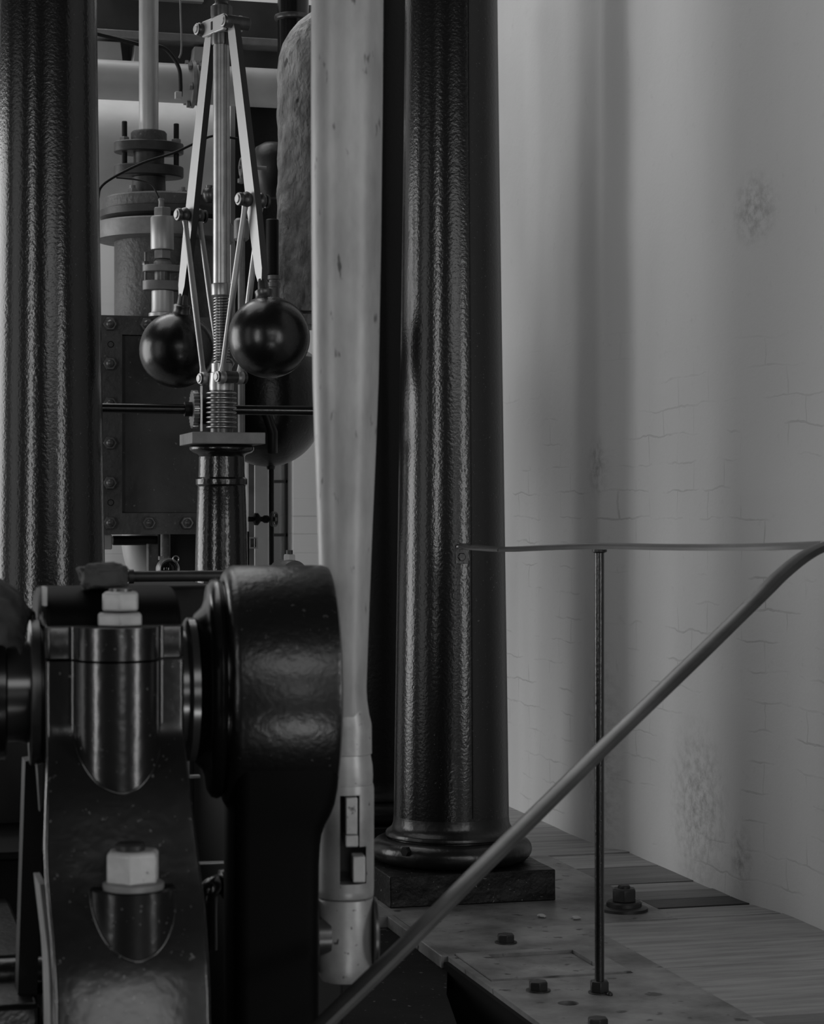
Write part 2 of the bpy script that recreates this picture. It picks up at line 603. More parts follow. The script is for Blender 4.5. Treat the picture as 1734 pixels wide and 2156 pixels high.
gap = 0.003
bm = B()
box(bm, (EDGE, 3.2, -0.35), (1.925 - gap, 5.40, 0))
fl = struct('floor', bm, M['plate'])
hole = Vector((1.577, 4.533, 0))
bm = B(); cyl(bm, (hole.x, hole.y, -0.05), (hole.x, hole.y, 0.05), 0.024)
c1 = finish(bm, 'tmp_a', M['pit'])
bm = B(); box(bm, (1.475, 4.79, -0.006), (1.83, 5.105, 0.05))
c2 = finish(bm, 'tmp_b', M['pit'])
cut(fl, [c1, c2])
bm = B()
box(bm, (EDGE + 0.006, 5.40 + gap, -0.35), (2.195 - gap, 6.5, 0))
box(bm, (EDGE + 0.006, 5.645, -0.349), (1.0, 6.5, -0.001))
f2 = struct('floor', bm, M['plate'])
bm = B()
box(bm, (-1.8, 6.5 + gap, -0.35), (2.85, 9.65, 0))
f3 = struct('floor', bm, M['wood1'])
bm = B()
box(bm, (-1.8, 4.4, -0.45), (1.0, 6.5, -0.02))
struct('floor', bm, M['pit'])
# boards between plates and side wall
bm = B()
bounds = [(3.2, 3.75, 0), (3.75, 4.31, 1), (4.31, 4.83, 0), (4.83, 5.41, 0)]
rr = random.Random(3)
for a, b_, k in bounds:
    box(bm, (1.925, a + gap, -0.2), (2.56, b_ - gap, -0.002 - 0.001 * rr.random()), k)
for a, b_, k in [(5.42, 5.56, 0), (5.57, 5.685, 2), (5.69, 5.82, 1), (5.82, 5.955, 0), (5.96, 6.24, 1), (6.245, 6.49, 0)]:
    box(bm, (2.198, a + gap * .6, -0.2), (2.56, b_ - gap * .6, -0.002 - 0.003 * rr.random()), k)
struct('floor', bm, None, mats=[M['wood1'], M['wood2'], M['wood3']])
bm = B()
box(bm, (EDGE, 5.38, -0.3), (2.56, 5.45, -0.012))
struct('floor', bm, M['pit'])
# hatch: raised rim, sunk lid
bm = B()
ox0, ox1, oy0, oy1 = 1.479, 1.826, 4.794, 5.10
ix0, ix1, iy0, iy1 = 1.552, 1.773, 4.872, 5.065
box(bm, (ox0, oy0, -0.006), (ox1, iy0, 0.004))
box(bm, (ox0, iy1, -0.006), (ox1, oy1, 0.004))
box(bm, (ox0, iy0, -0.006), (ix0, iy1, 0.004))
box(bm, (ix1, iy0, -0.006), (ox1, iy1, 0.004))
ht = Thing('floor_hatch', 'rectangular steel hatch frame with sunk lid set in the floor plates', 'hatch', (1.65, 4.95, 0))
ht.part('frame', bm, M['plate'])
bm = B(); box(bm, (ix0 + .004, iy0 + .004, -0.0065), (ix1 - .004, iy1 - .004, -0.004))
ht.part('lid', bm, M['plate'])

# lower landing inside the pit with its kinked edge
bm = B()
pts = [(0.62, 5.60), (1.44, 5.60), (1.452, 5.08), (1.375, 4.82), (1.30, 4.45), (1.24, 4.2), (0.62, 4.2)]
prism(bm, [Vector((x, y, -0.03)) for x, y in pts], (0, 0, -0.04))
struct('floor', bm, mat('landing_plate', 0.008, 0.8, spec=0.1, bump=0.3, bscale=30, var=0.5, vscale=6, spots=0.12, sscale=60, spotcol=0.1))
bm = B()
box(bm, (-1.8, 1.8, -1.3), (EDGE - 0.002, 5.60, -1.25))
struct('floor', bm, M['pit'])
bm = B()
box(bm, (EDGE - 0.012, 3.2, -1.25), (EDGE, 5.08, -0.012))
struct('trim_1', bm, M['pit'])
bm = B()
box(bm, (EDGE - 0.016, 5.09, -0.03), (EDGE + 0.004, 5.63, 0.0015))
box(bm, (0.9, 5.63, -0.03), (EDGE + 0.004, 5.65, 0.0015))
struct('trim_2', bm, M['plate'], bevel=0.002)

# ---------------------------------------------------------------- studs and nuts on the floor
def floor_nut(name, label, x, y, w, h, grp=None, cat='nut'):
    t = Thing(name, label, cat, (x, y, 0), grp)
    b1 = B(); hexnut(b1, (x, y, 0.002), (0, 0, 1), w, h, phase=0.35)
    t.part('hexagon_head', b1, M['dark_iron'], bevel=0.0012)
    b2 = B(); cyl(b2, (x, y, -0.002), (x, y, 0.003), w * .62)
    t.part('washer', b2, M['dark_iron'])
    return t


gf = 'hexagon nuts on the floor plates'
floor_nut('floor_nut', 'dark hexagon nut between the plinth and the hatch on the floor plates', 1.644, 5.21, 0.046, 0.021, gf)
floor_nut('floor_nut', 'dark hexagon nut on the pit side of the hatch, close to its near rim', 1.551, 4.668, 0.046, 0.021, gf)
floor_nut('floor_nut', 'dark hexagon nut nearest the camera, beside the open bolt hole', 1.560, 4.293, 0.046, 0.022, gf)
# large foundation bolt
bx, by = 2.093, 5.55
t = Thing('foundation_bolt', 'large dark foundation bolt with stepped washers on the floor near the wall', 'bolt', (bx, by, 0))
bm = B(); lathe(bm, (bx, by, 0), (0, 0, 1), [(0.066, 0), (0.066, 0.008), (0.052, 0.013), (0.05, 0.013)], 40)
t.part('washer', bm, M['dark_iron'])
bm = B(); lathe(bm, (bx, by, 0.012), (0, 0, 1), [(0.049, 0), (0.049, 0.010), (0.045, 0.014)], 40)
t.part('washer', bm, M['dark_iron'])
bm = B(); hexnut(bm, (bx, by, 0.026), (0, 0, 1), 0.071, 0.036, phase=.2)
t.part('nut', bm, M['dark_iron'], bevel=0.002)
bm = B(); cyl(bm, (bx, by, 0.05), (bx, by, 0.070), 0.017, ch=0.003)
t.part('shank', bm, M['dark_iron'])
# flakes of plaster
fr = random.Random(5)
for k, (px, py, lab) in enumerate([(1140, 1932, 'pale plaster flake on the floor in front of the column plinth'),
                                   (1213, 1936, 'pale plaster flake at the end of the dark board gap'),
                                   (1284, 2096, 'small dark crumb on the floor beside the railing post foot')]):
    p = G(px, py)
    bm = B()
    rad = 0.012 if k < 2 else 0.007
    bmesh.ops.create_icosphere(bm, subdivisions=2, radius=rad)
    for v in bm.verts:
        v.co *= 1 + 0.35 * noise.noise(v.co * 90 + Vector((k * 3, 0, 0)))
        v.co.z *= 0.45 if k < 2 else 0.9
        v.co += Vector((p.x, p.y, rad * 0.45))
    single('plaster_flake' if k < 2 else 'crumb', bm, M['white_paint'] if k < 2 else M['dark_iron'], lab, 'debris', (p.x, p.y, 0), 'plaster flakes on the floor' if k < 2 else None)


# ================================================================= COLUMNS
def shaft_r(z):
    # gentle taper with a little swelling
    t = z / 3.4
    return 0.168 - 0.040 * t - 0.010 * t * (1 - t) * 0


def column(x, y, m, label, plinth=True, group='cast iron columns of the engine frame', clamp=False, thin=1.0):
    t = Thing('iron_column', label, 'column', (x, y, 0), group)
    prof = []
    z = 0.205
    fp = [(0.160, 0.160), (0.1885, 0.160), (0.1915, 0.163), (0.1915, 0.170), (0.188, 0.1755), (0.180, 0.181), (0.1735, 0.188), (0.1695, 0.199), (0.1682, 0.215), (0.1678, 0.222), (0.15, 0.222)]
    bm = B(); lathe(bm, (x, y, 0), (0, 0, 1), fp, 96)
    t.part('base_flange', bm, M['column_base_lit'] if plinth else m)
    prof += [(0.1665, 0.18), (0.168, 0.222)]
    for k in range(1, 30):
        z = 0.215 + k * (3.6 - 0.215) / 29
        prof.append((0.168 - 0.0412 * (z - 0.215) / 3.18 * (1.0 + 0.12 * math.sin(PI * z / 3.4)), z))
    bm = B(); lathe(bm, (x, y, 0), (0, 0, 1), prof, 96)
    t.part('shaft', bm, m)
    bm = B()
    tp = [(0.17, 0.088), (0.196, 0.088)]
    for k in range(11):
        a = -PI / 2 + PI * k / 10
        tp.append((0.196 + 0.039 * math.cos(a), 0.1225 + 0.0345 * math.sin(a)))
    tp += [(0.183, 0.157), (0.183, 0.162)]
    lathe(bm, (x, y, 0), (0, 0, 1), tp, 96)
    t.part('torus_base', bm, M['column_base_lit'] if plinth else m)
    bm = B(); box(bm, (x - 0.246, y - 0.242, 0), (x + 0.238, y + 0.242, 0.088))
    bmesh.ops.subdivide_edges(bm, edges=bm.edges, cuts=9, use_grid_fill=True)
    for v in bm.verts:
        n_ = noise.noise(v.co * 14) * 0.003
        if v.co.z > 0.01:
            v.co += Vector((n_, n_ * 1.3, -abs(n_) * 0.5))
    t.part('plinth', bm, M['plinth'] if plinth else m, bevel=0.003)
    return t


cx_, cy_ = 1.722, 5.985
ct = column(cx_, cy_, M['column'], 'black cast iron column on a square plinth by the whitewashed wall, railing clamped to it')
# raised casting seam and torus bolt
bm = B()
seam = []
for k in range(40):
    z = 0.23 + k * (3.5 - 0.23) / 39
    a = math.radians(-90 - 15 + 20.5)
    rr_ = 0.168 - 0.0412 * (z - 0.215) / 3.18 * (1.0 + 0.12 * math.sin(PI * z / 3.4)) - 0.0015
    seam.append(Vector((cx_ + rr_ * math.cos(a), cy_ + rr_ * math.sin(a), z)))
tube(bm, seam, 0.0032, 8)
ct.part('casting_seam', bm, M['column'])
bm = B()
pb = Q(797, 1783, 5.93)
d_ = Vector((-0.75, -0.65, 0)).normalized()
base = Vector((cx_, cy_, pb.z)) + d_ * 0.228
hexnut(bm, base, d_, 0.028, 0.016)
ct.part('bolt_head', bm, M['matte_black'])

column(0.558, 5.985, M['column'], 'black cast iron column standing behind the bearing pedestal, beside the valve chest')
column(1.722, 6.885, M['column_shaded'], 'shade-toned black cast iron column behind the pale connecting rod', plinth=False)

# ================================================================= RAILING
rt = Thing('guard_railing', 'flat steel handrail on a thin round post, curving down along the pit', 'railing', (1.68, 4.613, 0))
RZ = 1.018
ctrl = [Q(968, 1151, 5.80), W(1000, 1153, 5.90), W(1060, 1157.5, 5.68), W(1150, 1154, 5.28), W(1265, 1150.5, 4.92), W(1400, 1153, 4.55), W(1550, 1153.5, 4.2), W(1660, 1151, 3.98), W(1740, 1148, 3.80)]


def bar(bm, path, hw, ht_, twist0=None):
    rings = []
    n = len(path)
    for i, p in enumerate(path):
        t_ = (path[min(i + 1, n - 1)] - path[max(i - 1, 0)]).normalized()
        side = t_.cross(Vector((0, 0, 1))).normalized()
        up = side.cross(t_).normalized()
        # gently domed flat bar
        sec = [(-hw, -ht_ * .7), (hw, -ht_ * .7), (hw, ht_ * .1), (hw * .78, ht_ * .7), (hw * .3, ht_), (-hw * .3, ht_), (-hw * .78, ht_ * .7), (-hw, ht_ * .1)]
        rings.append([bm.verts.new(p + side * a + up * b_) for a, b_ in sec])
    for i in range(n - 1):
        for k in range(8):
            k2 = (k + 1) % 8
            bm.faces.new((rings[i][k], rings[i][k2], rings[i + 1][k2], rings[i + 1][k]))
    bm.faces.new(list(reversed(rings[0])))
    bm.faces.new(rings[-1])


bm = B(); bar(bm, spline(ctrl[1:], 10), 0.016, 0.0080)
rt.part('top_rail', bm, M['rail'], smooth=30)
ctrl2 = [W(1800, 1128, 3.86), W(1734, 1150, 3.80), W(1690, 1172, 3.76), W(1640, 1212, 3.71), W(1590, 1262, 3.66), W(1500, 1350, 3.59),
         W(1390, 1456, 3.50), W(1280, 1562, 3.42), W(1150, 1690, 3.33), W(1000, 1838, 3.22), W(850, 1990, 3.12), W(700, 2135, 3.02), W(560, 2272, 2.94)]
bm = B(); bar(bm, spline(ctrl2, 8), 0.0165, 0.0075)
rt.part('stair_rail', bm, M['rail'], smooth=30, label='sloping flat rail along the pit')
px_, py_ = 1.68, 4.613
bm = B(); cyl(bm, (px_, py_, 0.0), (px_, py_, RZ - 0.006), 0.0108)
rt.part('post', bm, mat('black_post_paint', 0.012, 0.25, bump=0.3, bscale=120, spec=0.7))
bm = B(); lathe(bm, (px_, py_, RZ - 0.012), (0, 0, 1), [(0.011, 0), (0.017, 0.003), (0.017, 0.008)], 24)
rt.part('collar', bm, M['dark_iron'])
bm = B(); lathe(bm, (px_, py_, 0.0), (0, 0, 1), [(0.026, 0), (0.026, 0.003)], 24)
hexnut(bm, (px_, py_, 0.003), (0, 0, 1), 0.046, 0.025, phase=.3)
rt.part('foot_nut', bm, M['dark_iron'], bevel=0.001)
# clamp tab on the column
pc = Q(971, 1168, 5.985 - 0.158)
bm = B()
nrm = (Vector((pc.x, pc.y, 0)) - Vector((cx_, cy_, 0))).normalized()
rc = 0.159
pc = Vector((cx_ + nrm.x * rc, cy_ + nrm.y * rc, pc.z))
sd = Vector((0, 0, 1)).cross(nrm)
obox(bm, pc, sd * 0.0185, nrm * 0.006, Vector((0, 0, 0.026)))
hexnut(bm, pc + nrm * 0.005 + Vector((0, 0, -0.006)), nrm, 0.024, 0.008)
rt.part('clamp_plate', bm, M['casting'], bevel=0.003)
bm = B()
bar(bm, spline([pc + nrm * 0.004 + Vector((0, 0, 0.025)), pc + nrm * 0.03 + Vector((0.006, 0, 0.0265)), ctrl[1] + Vector((0, 0, -0.002)), ctrl[2]], 6), 0.018, 0.006)
rt.part('clamp_tongue', bm, M['rail'])

# ================================================================= GOVERNOR
s = 1.4155e-3
ax0 = W(466, 1078, 6.37)
gx, gy = ax0.x, ax0.y
Rl = Vector((CYW, -SY, 0))
Fd = Vector((SY, CYW, 0))
U = (Rl * 0.158 - Fd * 0.24).normalized()
Pp = (Rl * 0.24 + Fd * 0.158).normalized()
Zv = Vector((0, 0, 1))


def gz(py):
    return CAMH + (CY - py) * s


def gp(u, p, z):
    return Vector((gx, gy, 0)) + U * u + Pp * p + Zv * z


gv = Thing('flyball_governor', 'steel flyball governor with two black balls on a turned black pillar', 'governor', (gx, gy, 0))
# pillar
bm = B()
prof = [(0.19, 0.0), (0.19, 0.05), (0.15, 0.07), (0.11, 0.10), (0.086, 0.16), (0.082, 0.3), (0.079, gz(1250)), (0.0765, gz(1120)), (0.072, gz(1025))]
prof += [(0.0735, gz(1022)), (0.0775, gz(1020)), (0.078, gz(1015)), (0.0775, gz(1009)), (0.074, gz(1007)), (0.0705, gz(1005)), (0.0692, gz(990)), (0.0685, gz(962)), (0.074, gz(957))]
prof += [(0.090, gz(953)), (0.096, gz(948)), (0.097, gz(943)), (0.094, gz(939)), (0.089, gz(937)), (0.085, gz(935))]
lathe(bm, (gx, gy, 0), (0, 0, 1), prof, 72)
gv.part('pillar', bm, M['column'])
bm = B()
hw = 0.103
box(bm, (gx - hw - 0.004, gy - 0.12, gz(937)), (gx + hw + 0.007, gy + 0.12, gz(913)))
gv.part('cap_plate', bm, M['flange'], bevel=0.002)
# worm
bm = B()
lathe(bm, (gx, gy, 0), (0, 0, 1), [(0.034, gz(914)), (0.034, gz(812)), (0.030, gz(810))], 40)
gv.part('worm_core', bm, M['worn_steel'])
bm = B()
for k in range(8):
    zc = gz(828 + k * 10.2)
    lathe(bm, (gx, gy, 0), (0, 0, 1), [(0.0335, zc - 0.0045), (0.042, zc - 0.0035), (0.0455, zc - 0.001), (0.0455, zc + 0.001), (0.042, zc + 0.0035), (0.0335, zc + 0.0045)], 48)
gv.part('worm_thread', bm, M['steel'])
# sleeve and lower crosshead
bm = B()
lathe(bm, (gx, gy, 0), (0, 0, 1), [(0.036, gz(822)), (0.037, gz(812)), (0.034, gz(786)), (0.031, gz(784)), (0.031, gz(766)), (0.027, gz(764))], 40)
gv.part('sleeve', bm, M['steel'])
LU, LZ, UJ, ZJ = 0.055, gz(796), 0.194, 2.006
for sg in (1, -1):
    bm = B()
    cyl(bm, gp(sg * LU, -0.040, LZ), gp(sg * LU, 0.050, LZ), 0.018, ch=0.002)
    lathe(bm, gp(sg * LU, -0.046, LZ), Pp, [(0.011, 0), (0.0125, 0.001), (0.0125, 0.002), (0.017, 0.0025), (0.0175, 0.007)], 24)
    lathe(bm, gp(sg * LU, 0.044, LZ), Pp, [(0.019, 0), (0.019, 0.006)], 28)
    lp_ = gv.part('lower_pin', bm, M['worn_steel'])
    bm = B()
    lathe(bm, gp(sg * LU, 0, LZ), Pp, [(0.010, -0.0500), (0.0112, -0.0482), (0.0118, -0.0468), (0.0150, -0.0463), (0.0160, -0.0450)], 32)
    gv.part('pin_lit_end', bm, M['arm'], parent=lp_)  # paler end disc paints the window light on the pin
# spring / screw
bm = B()
hp = []
turns = 23
for k in range(turns * 14 + 1):
    a = 2 * PI * k / 14
    z = gz(766) + (gz(626) - gz(766)) * k / (turns * 14)
    hp.append(Vector((gx + 0.0225 * math.cos(a), gy + 0.0225 * math.sin(a), z)))
tube(bm, hp, 0.0029, 8)
gv.part('screw_thread', bm, M['steel'])
bm = B(); cyl(bm, (gx, gy, gz(766)), (gx, gy, gz(600)), 0.0195)
gv.part('screw_core', bm, M['worn_steel'])
bm = B()
lathe(bm, (gx, gy, 0), (0, 0, 1), [(0.024, gz(626)), (0.030, gz(622)), (0.031, gz(600)), (0.030, gz(598)), (0.026, gz(597))], 40)
gv.part('collar', bm, M['steel'])
# spindle
bm = B()
lathe(bm, (gx, gy, 0), (0, 0, 1), [(0.0255, gz(598)), (0.0245, gz(95)), (0.0245, gz(40))], 40)
gv.part('spindle', bm, M['steel'])
# top head
bm = B()
obox(bm, gp(0.0, -0.024, gz(56)), U * 0.068, Pp * 0.006, Zv * 0.024)
obox(bm, gp(0.0, 0.030, gz(56)), U * 0.068, Pp * 0.006, Zv * 0.024)
obox(bm, gp(0.0, 0.003, gz(56)), U * 0.035, Pp * 0.027, Zv * 0.022)
tch = gv.part('top_crosshead', bm, M['arm'], bevel=0.003)
bm = B()
lathe(bm, (gx, gy, 0), (0, 0, 1), [(0.029, gz(96)), (0.031, gz(92)), (0.031, gz(68))], 10)
lathe(bm, (gx, gy, 0), (0, 0, 1), [(0.031, gz(40)), (0.032, gz(32)), (0.032, gz(14)), (0.028, gz(12)), (0.020, gz(8)), (0.018, gz(2)), (0.026, gz(-2)), (0.026, gz(-20)), (0.02, gz(-60)), (0.02, gz(-140))], 40)
gv.part('top_sleeve', bm, M['worn_steel'])
bm = B()
obox(bm, gp(-0.005, -0.0295, gz(56)), U * 0.006, Pp * 0.002, Zv * 0.013)
gv.part('oil_slot', bm, M['matte_black'], bevel=0.002, parent=tch)
BU, BZ = 0.287, 1.601
for sg in (1, -1):
    # pin at the top
    bm = B()
    pu = sg * 0.070
    cyl(bm, gp(pu, -0.042 if sg < 0 else -0.028, gz(56)), gp(pu, 0.052, gz(56)), 0.020, ch=0.002)
    lathe(bm, gp(pu, -0.048 if sg < 0 else -0.034, gz(56)), Pp, [(0.013, 0), (0.0135, 0.002), (0.018, 0.0025), (0.019, 0.008)], 24)
    up_ = gv.part('upper_pin', bm, M['worn_steel'])
    bm = B()
    lathe(bm, gp(pu, 0 if sg < 0 else 0.014, gz(56)), Pp, [(0.011, -0.0525), (0.0125, -0.0505), (0.013, -0.0490), (0.0165, -0.0485), (0.0175, -0.0470)], 32)
    gv.part('pin_lit_end', bm, M['arm'], parent=up_)  # same pale disc, window light put into the end's colour
    # flat arm
    a0 = gp(pu, 0.003, gz(62))
    a1_ = gp(sg * BU, 0, BZ)
    dv = (a1_ - a0).normalized()
    sdv = (U * sg - dv * dv.dot(U * sg)).normalized()
    L_ = (a1_ - a0).length
    Lb = L_ - 0.165
    bm = B()
    fs = []
    w2, t2 = 0.0215, 0.010
    secs = [(0.0, w2 * .8), (0.03, w2), (Lb * .72, w2 * 1.25), (Lb - 0.035, w2 * 0.95), (Lb, w2 * 0.45)]
    rings = []
    for l, w_ in secs:
        c = a0 + dv * l
        rings.append([bm.verts.new(c + sdv * a * w_ + Pp * b_ * t2) for a, b_ in ((-1, -1), (1, -1), (1, 1), (-1, 1))])
    for i in range(len(rings) - 1):
        for k in range(4):
            k2 = (k + 1) % 4
            f = bm.faces.new((rings[i][k], rings[i][k2], rings[i + 1][k2], rings[i + 1][k]))
            f.material_index = 0 if k in (0, 2) else 1
    bm.faces.new(list(reversed(rings[0]))); bm.faces.new(rings[-1])
    arm = gv.part('flat_arm', bm, None, mats=[M['arm'], M['arm_edge_shaded']], smooth=20)
    bm = B()
    c0 = a0 + dv * (Lb - 0.01)
    lathe(bm, c0, dv, [(0.012, 0), (0.015, 0.01), (0.018, 0.05), (0.020, 0.060)], 28)
    gv.part('arm_neck', bm, M['worn_steel'], parent=arm)
    # ball with neck collar
    bm = B()
    r0 = 0.1175
    nb_ = a1_
    prof = [(0, -r0)]
    for k in range(1, 47):
        a = -PI / 2 + (PI * 0.5 + math.acos(0.026 / r0)) * k / 46
        prof.append((r0 * math.cos(a), r0 * math.sin(a)))
    zt_ = r0 * math.sin(math.acos(0.026 / r0))
    prof += [(0.0, zt_)]
    axb = -dv
    lathe(bm, nb_, axb, prof, 96)
    gv.part('ball', bm, M['blackball'], parent=arm, label='black enamelled ball ' + ('nearer the connecting rod' if sg > 0 else 'farther from the connecting rod'))
    bm = B()
    lathe(bm, nb_, axb, [(0.031, zt_ - 0.006), (0.0265, zt_ + 0.003), (0.0255, zt_ + 0.016), (0.0265, zt_ + 0.018), (0.0265, zt_ + 0.024), (0.0225, zt_ + 0.027), (0.0, zt_ + 0.027)], 40)
    gv.part('ball_collar', bm, M['worn_steel'], parent=arm)
    # joint with two links down to the sleeve
    jc = a0 + dv * ((a0.z - ZJ) / -dv.z if dv.z > 0 else (a0.z - ZJ) / abs(dv.z))
    bm = B()
    pr = [(0.0125, -0.054), (0.0135, -0.053), (0.0135, -0.052), (0.0185, -0.051), (0.0195, -0.047), (0.0195, -0.040), (0.0150, -0.039), (0.021, -0.032), (0.0235, -0.024), (0.021, -0.016), (0.0155, -0.010),
          (0.0155, 0.010), (0.021, 0.016), (0.0235, 0.024), (0.021, 0.032), (0.015, 0.039), (0.0195, 0.040), (0.0195, 0.047), (0.015, 0.049)]
    lathe(bm, jc, Pp, pr, 32)
    aj = gv.part('arm_joint', bm, M['worn_steel'])
    bm = B()
    lathe(bm, jc, Pp, [(0.011, -0.0562), (0.0122, -0.0545), (0.0128, -0.0525), (0.0165, -0.0520), (0.0178, -0.0505)], 32)
    gv.part('pin_lit_end', bm, M['arm'], parent=aj)  # joint end toned bright as if lit from the window side
    for pside in (-1, 1):
        bm = B()
        q0 = jc + Pp * 0.025 * pside
        q1 = gp(sg * LU, 0.030 * pside, LZ)
        dd_ = q1 - q0
        L2 = dd_.length
        lathe(bm, q0, dd_, [(0.011, 0.0), (0.0082, 0.04), (0.0098, L2 * .5), (0.0082, L2 - 0.035), (0.012, L2 - 0.01), (0.012, L2)], 20)
        lathe(bm, q1 - Pp * 0.010, Pp, [(0.018, 0), (0.021, 0.004), (0.021, 0.016), (0.018, 0.020)], 28)
        gv.part('link_rod', bm, M['brushed'])

# worm drive shaft and its wheel
sy_ = gy + 0.085
z1 = Q(430, 862, sy_).z
ds = Thing('governor_drive_shaft', 'thin black horizontal shaft passing behind the governor worm', 'shaft', (gx, sy_, z1))
bm = B(); cyl(bm, (0.45, sy_, z1), (Q(700, 862, sy_).x, sy_, z1), 0.0145)
ds.part('shaft', bm, M['black'])
bm = B()
wc = Q(409, 864, sy_)
teeth = []
nt_ = 26
for k in range(nt_ * 2):
    a = 2 * PI * k / (nt_ * 2)
    r_ = 0.058 if k % 2 == 0 else 0.051
    for da in (-0.035, 0.035):
        teeth.append(Vector((wc.x - 0.008, sy_ + r_ * math.cos(a + da), z1 + r_ * math.sin(a + da))))
prism(bm, teeth, (0.016, 0, 0))
ds.part('gear_wheel', bm, M['steel'])
bm = B()
cyl(bm, (wc.x + 0.008, sy_, z1), (wc.x + 0.04, sy_, z1), 0.045)
cyl(bm, (wc.x - 0.03, sy_, z1), (wc.x - 0.008, sy_, z1), 0.022)
ds.part('hub', bm, M['matte_black'])
bm = B()
obox(bm, Vector((wc.x + 0.012, sy_ - 0.055, z1 + 0.0)), Vector((0.003, 0, 0)), Vector((0, 0.004, 0)), Vector((0, 0, 0.068)))
ds.part('guide_strip', bm, M['steel'])

# ================================================================= VALVE CHEST AND CYLINDER
YP = 7.0
sp = SC(330, YP)
x0, x1 = Q(196, 0, YP).x, Q(508, 0, YP).x
zt0, zt1 = Q(330, 1125, YP).z, Q(330, 666, YP).z
vc = Thing('valve_chest', 'riveted black iron valve chest with hexagon bolts round its cover plate', 'valve chest', ((x0 + x1) / 2, YP, 0))
bm = B()
box(bm, (x0, YP + 0.03, zt0 + 0.02), (x1, YP + 0.66, zt1 - 0.004))
vc.part('body', bm, M['rough_iron'], bevel=0.004)
fx0, fx1 = Q(257, 0, YP).x, Q(450, 0, YP).x
fz0, fz1 = Q(330, 1080, YP).z, Q(330, 706, YP).z
bm = B()
box(bm, (x0, YP, zt0), (fx0, YP + 0.03, zt1))
box(bm, (fx1, YP, zt0), (x1, YP + 0.03, zt1))
box(bm, (fx0, YP, zt0), (fx1, YP + 0.03, fz0))
box(bm, (fx0, YP, fz1), (fx1, YP + 0.03, zt1))
vc.part('cover_frame', bm, M['rough_iron'])
bm = B(); box(bm, (fx0 + .002, YP + 0.018, fz0 + .002), (fx1 - .002, YP + 0.031, fz1 - .002))
vc.part('recessed_panel', bm, mat('panel_iron', 0.035, 0.5, bump=0.6, bscale=40, bdist=0.004, var=0.5, vscale=6, spots=0.15, sscale=60, spotcol=0.12))
for px, py in [(231, 683), (231, 766), (231, 850), (231, 933), (231, 1017), (231, 1101), (313, 1101), (393, 1101), (475, 1101),
               (308, 684), (393, 684), (475, 684), (480, 766), (480, 933), (480, 1017)]:
    bm = B()
    domenut(bm, Q(px, py, YP), (0, -1, 0), 0.046, 0.016)
    vc.part('bolt', bm, M['bolt'], bevel=0.001)
for px, py in [(233, 725), (233, 1058)]:
    bm = B()
    c = Q(px, py, YP)
    lathe(bm, c + Vector((0, 0.001, 0)), (0, -1, 0), [(0.011, 0), (0.011, 0.002), (0.009, 0.0025), (0.008, 0.0)], 20)
    vc.part('bolt_hole', bm, M['matte_black'])

# steam cylinder rising behind, with flange, cover and stuffing box
YC = 7.46
sc_ = SC(345, YC)
cc = Q(347, 0, YC)
ccx = cc.x


def cz(py, Y=YC):
    return CAMH + (CY - py) * SC(345, Y)


cy = Thing('steam_cylinder', 'upright iron steam cylinder with wide bolted flange and gland above the valve chest', 'cylinder', (ccx, YC, 0))
bm = B()
lathe(bm, (ccx, YC, 0), (0, 0, 1), [(0.176, zt1 - 0.004), (0.176, cz(512))], 80)
cy.part('barrel', bm, M['rough_iron'])
bm = B()
lathe(bm, (ccx, YC, 0), (0, 0, 1), [(0.172, cz(512)), (0.238, cz(509)), (0.240, cz(505)), (0.240, cz(476)), (0.236, cz(473)), (0.21, cz(471))], 90)
cy.part('body_flange', bm, M['flange'])
bm = B()
lathe(bm, (ccx, YC, 0), (0, 0, 1), [(0.21, cz(472)), (0.226, cz(462)), (0.226, cz(448)), (0.22, cz(446))], 90)
cy.part('cover', bm, M['dark_iron'])
bm = B()
lathe(bm, (ccx, YC, 0), (0, 0, 1), [(0.214, cz(447)), (0.216, cz(443)), (0.216, cz(424)), (0.205, cz(420)), (0.03, cz(419))], 90)
cy.part('cover_rim', bm, M['rough_iron'])
gxx = Q(313, 0, YC).x
for px, py in [(279, 412), (384, 412)]:
    bm = B()
    p = Q(px, py, YC - 0.1)
    hexnut(bm, Vector((p.x, YC - 0.1, cz(422))), (0, 0, 1), 0.036, 0.022, .3)
    cyl(bm, Vector((p.x, YC - 0.1, cz(412))), Vector((p.x, YC - 0.1, cz(402))), 0.010)
    cy.part('cover_stud', bm, M['flange'])
bm = B()
lathe(bm, (gxx, YC, 0), (0, 0, 1), [(0.062, cz(424)), (0.060, cz(415)), (0.058, cz(376))], 48)
cy.part('gland_neck', bm, M['dark_iron'])
for i_, (ya, yb) in enumerate([(375, 352), (325, 303)]):
    bm = B()
    # oval gland flange
    pts = []
    for k in range(48):
        a = 2 * PI * k / 48
        pts.append(Vector((gxx + 0.122 * math.cos(a), YC + 0.085 * math.sin(a), cz(ya))))
    prism(bm, pts, (0, 0, cz(yb) - cz(ya)))
    cy.part('gland_flange', bm, M['dark_iron'], bevel=0.004)
bm = B()
lathe(bm, (gxx, YC, 0), (0, 0, 1), [(0.054, cz(352)), (0.054, cz(325))], 48)
cy.part('gland_sleeve', bm, M['dark_iron'])
bm = B()
lathe(bm, (gxx, YC, 0), (0, 0, 1), [(0.063, cz(304)), (0.063, cz(283)), (0.058, cz(279)), (0.035, cz(278))], 48)
cy.part('gland_collar', bm, M['rough_iron'])
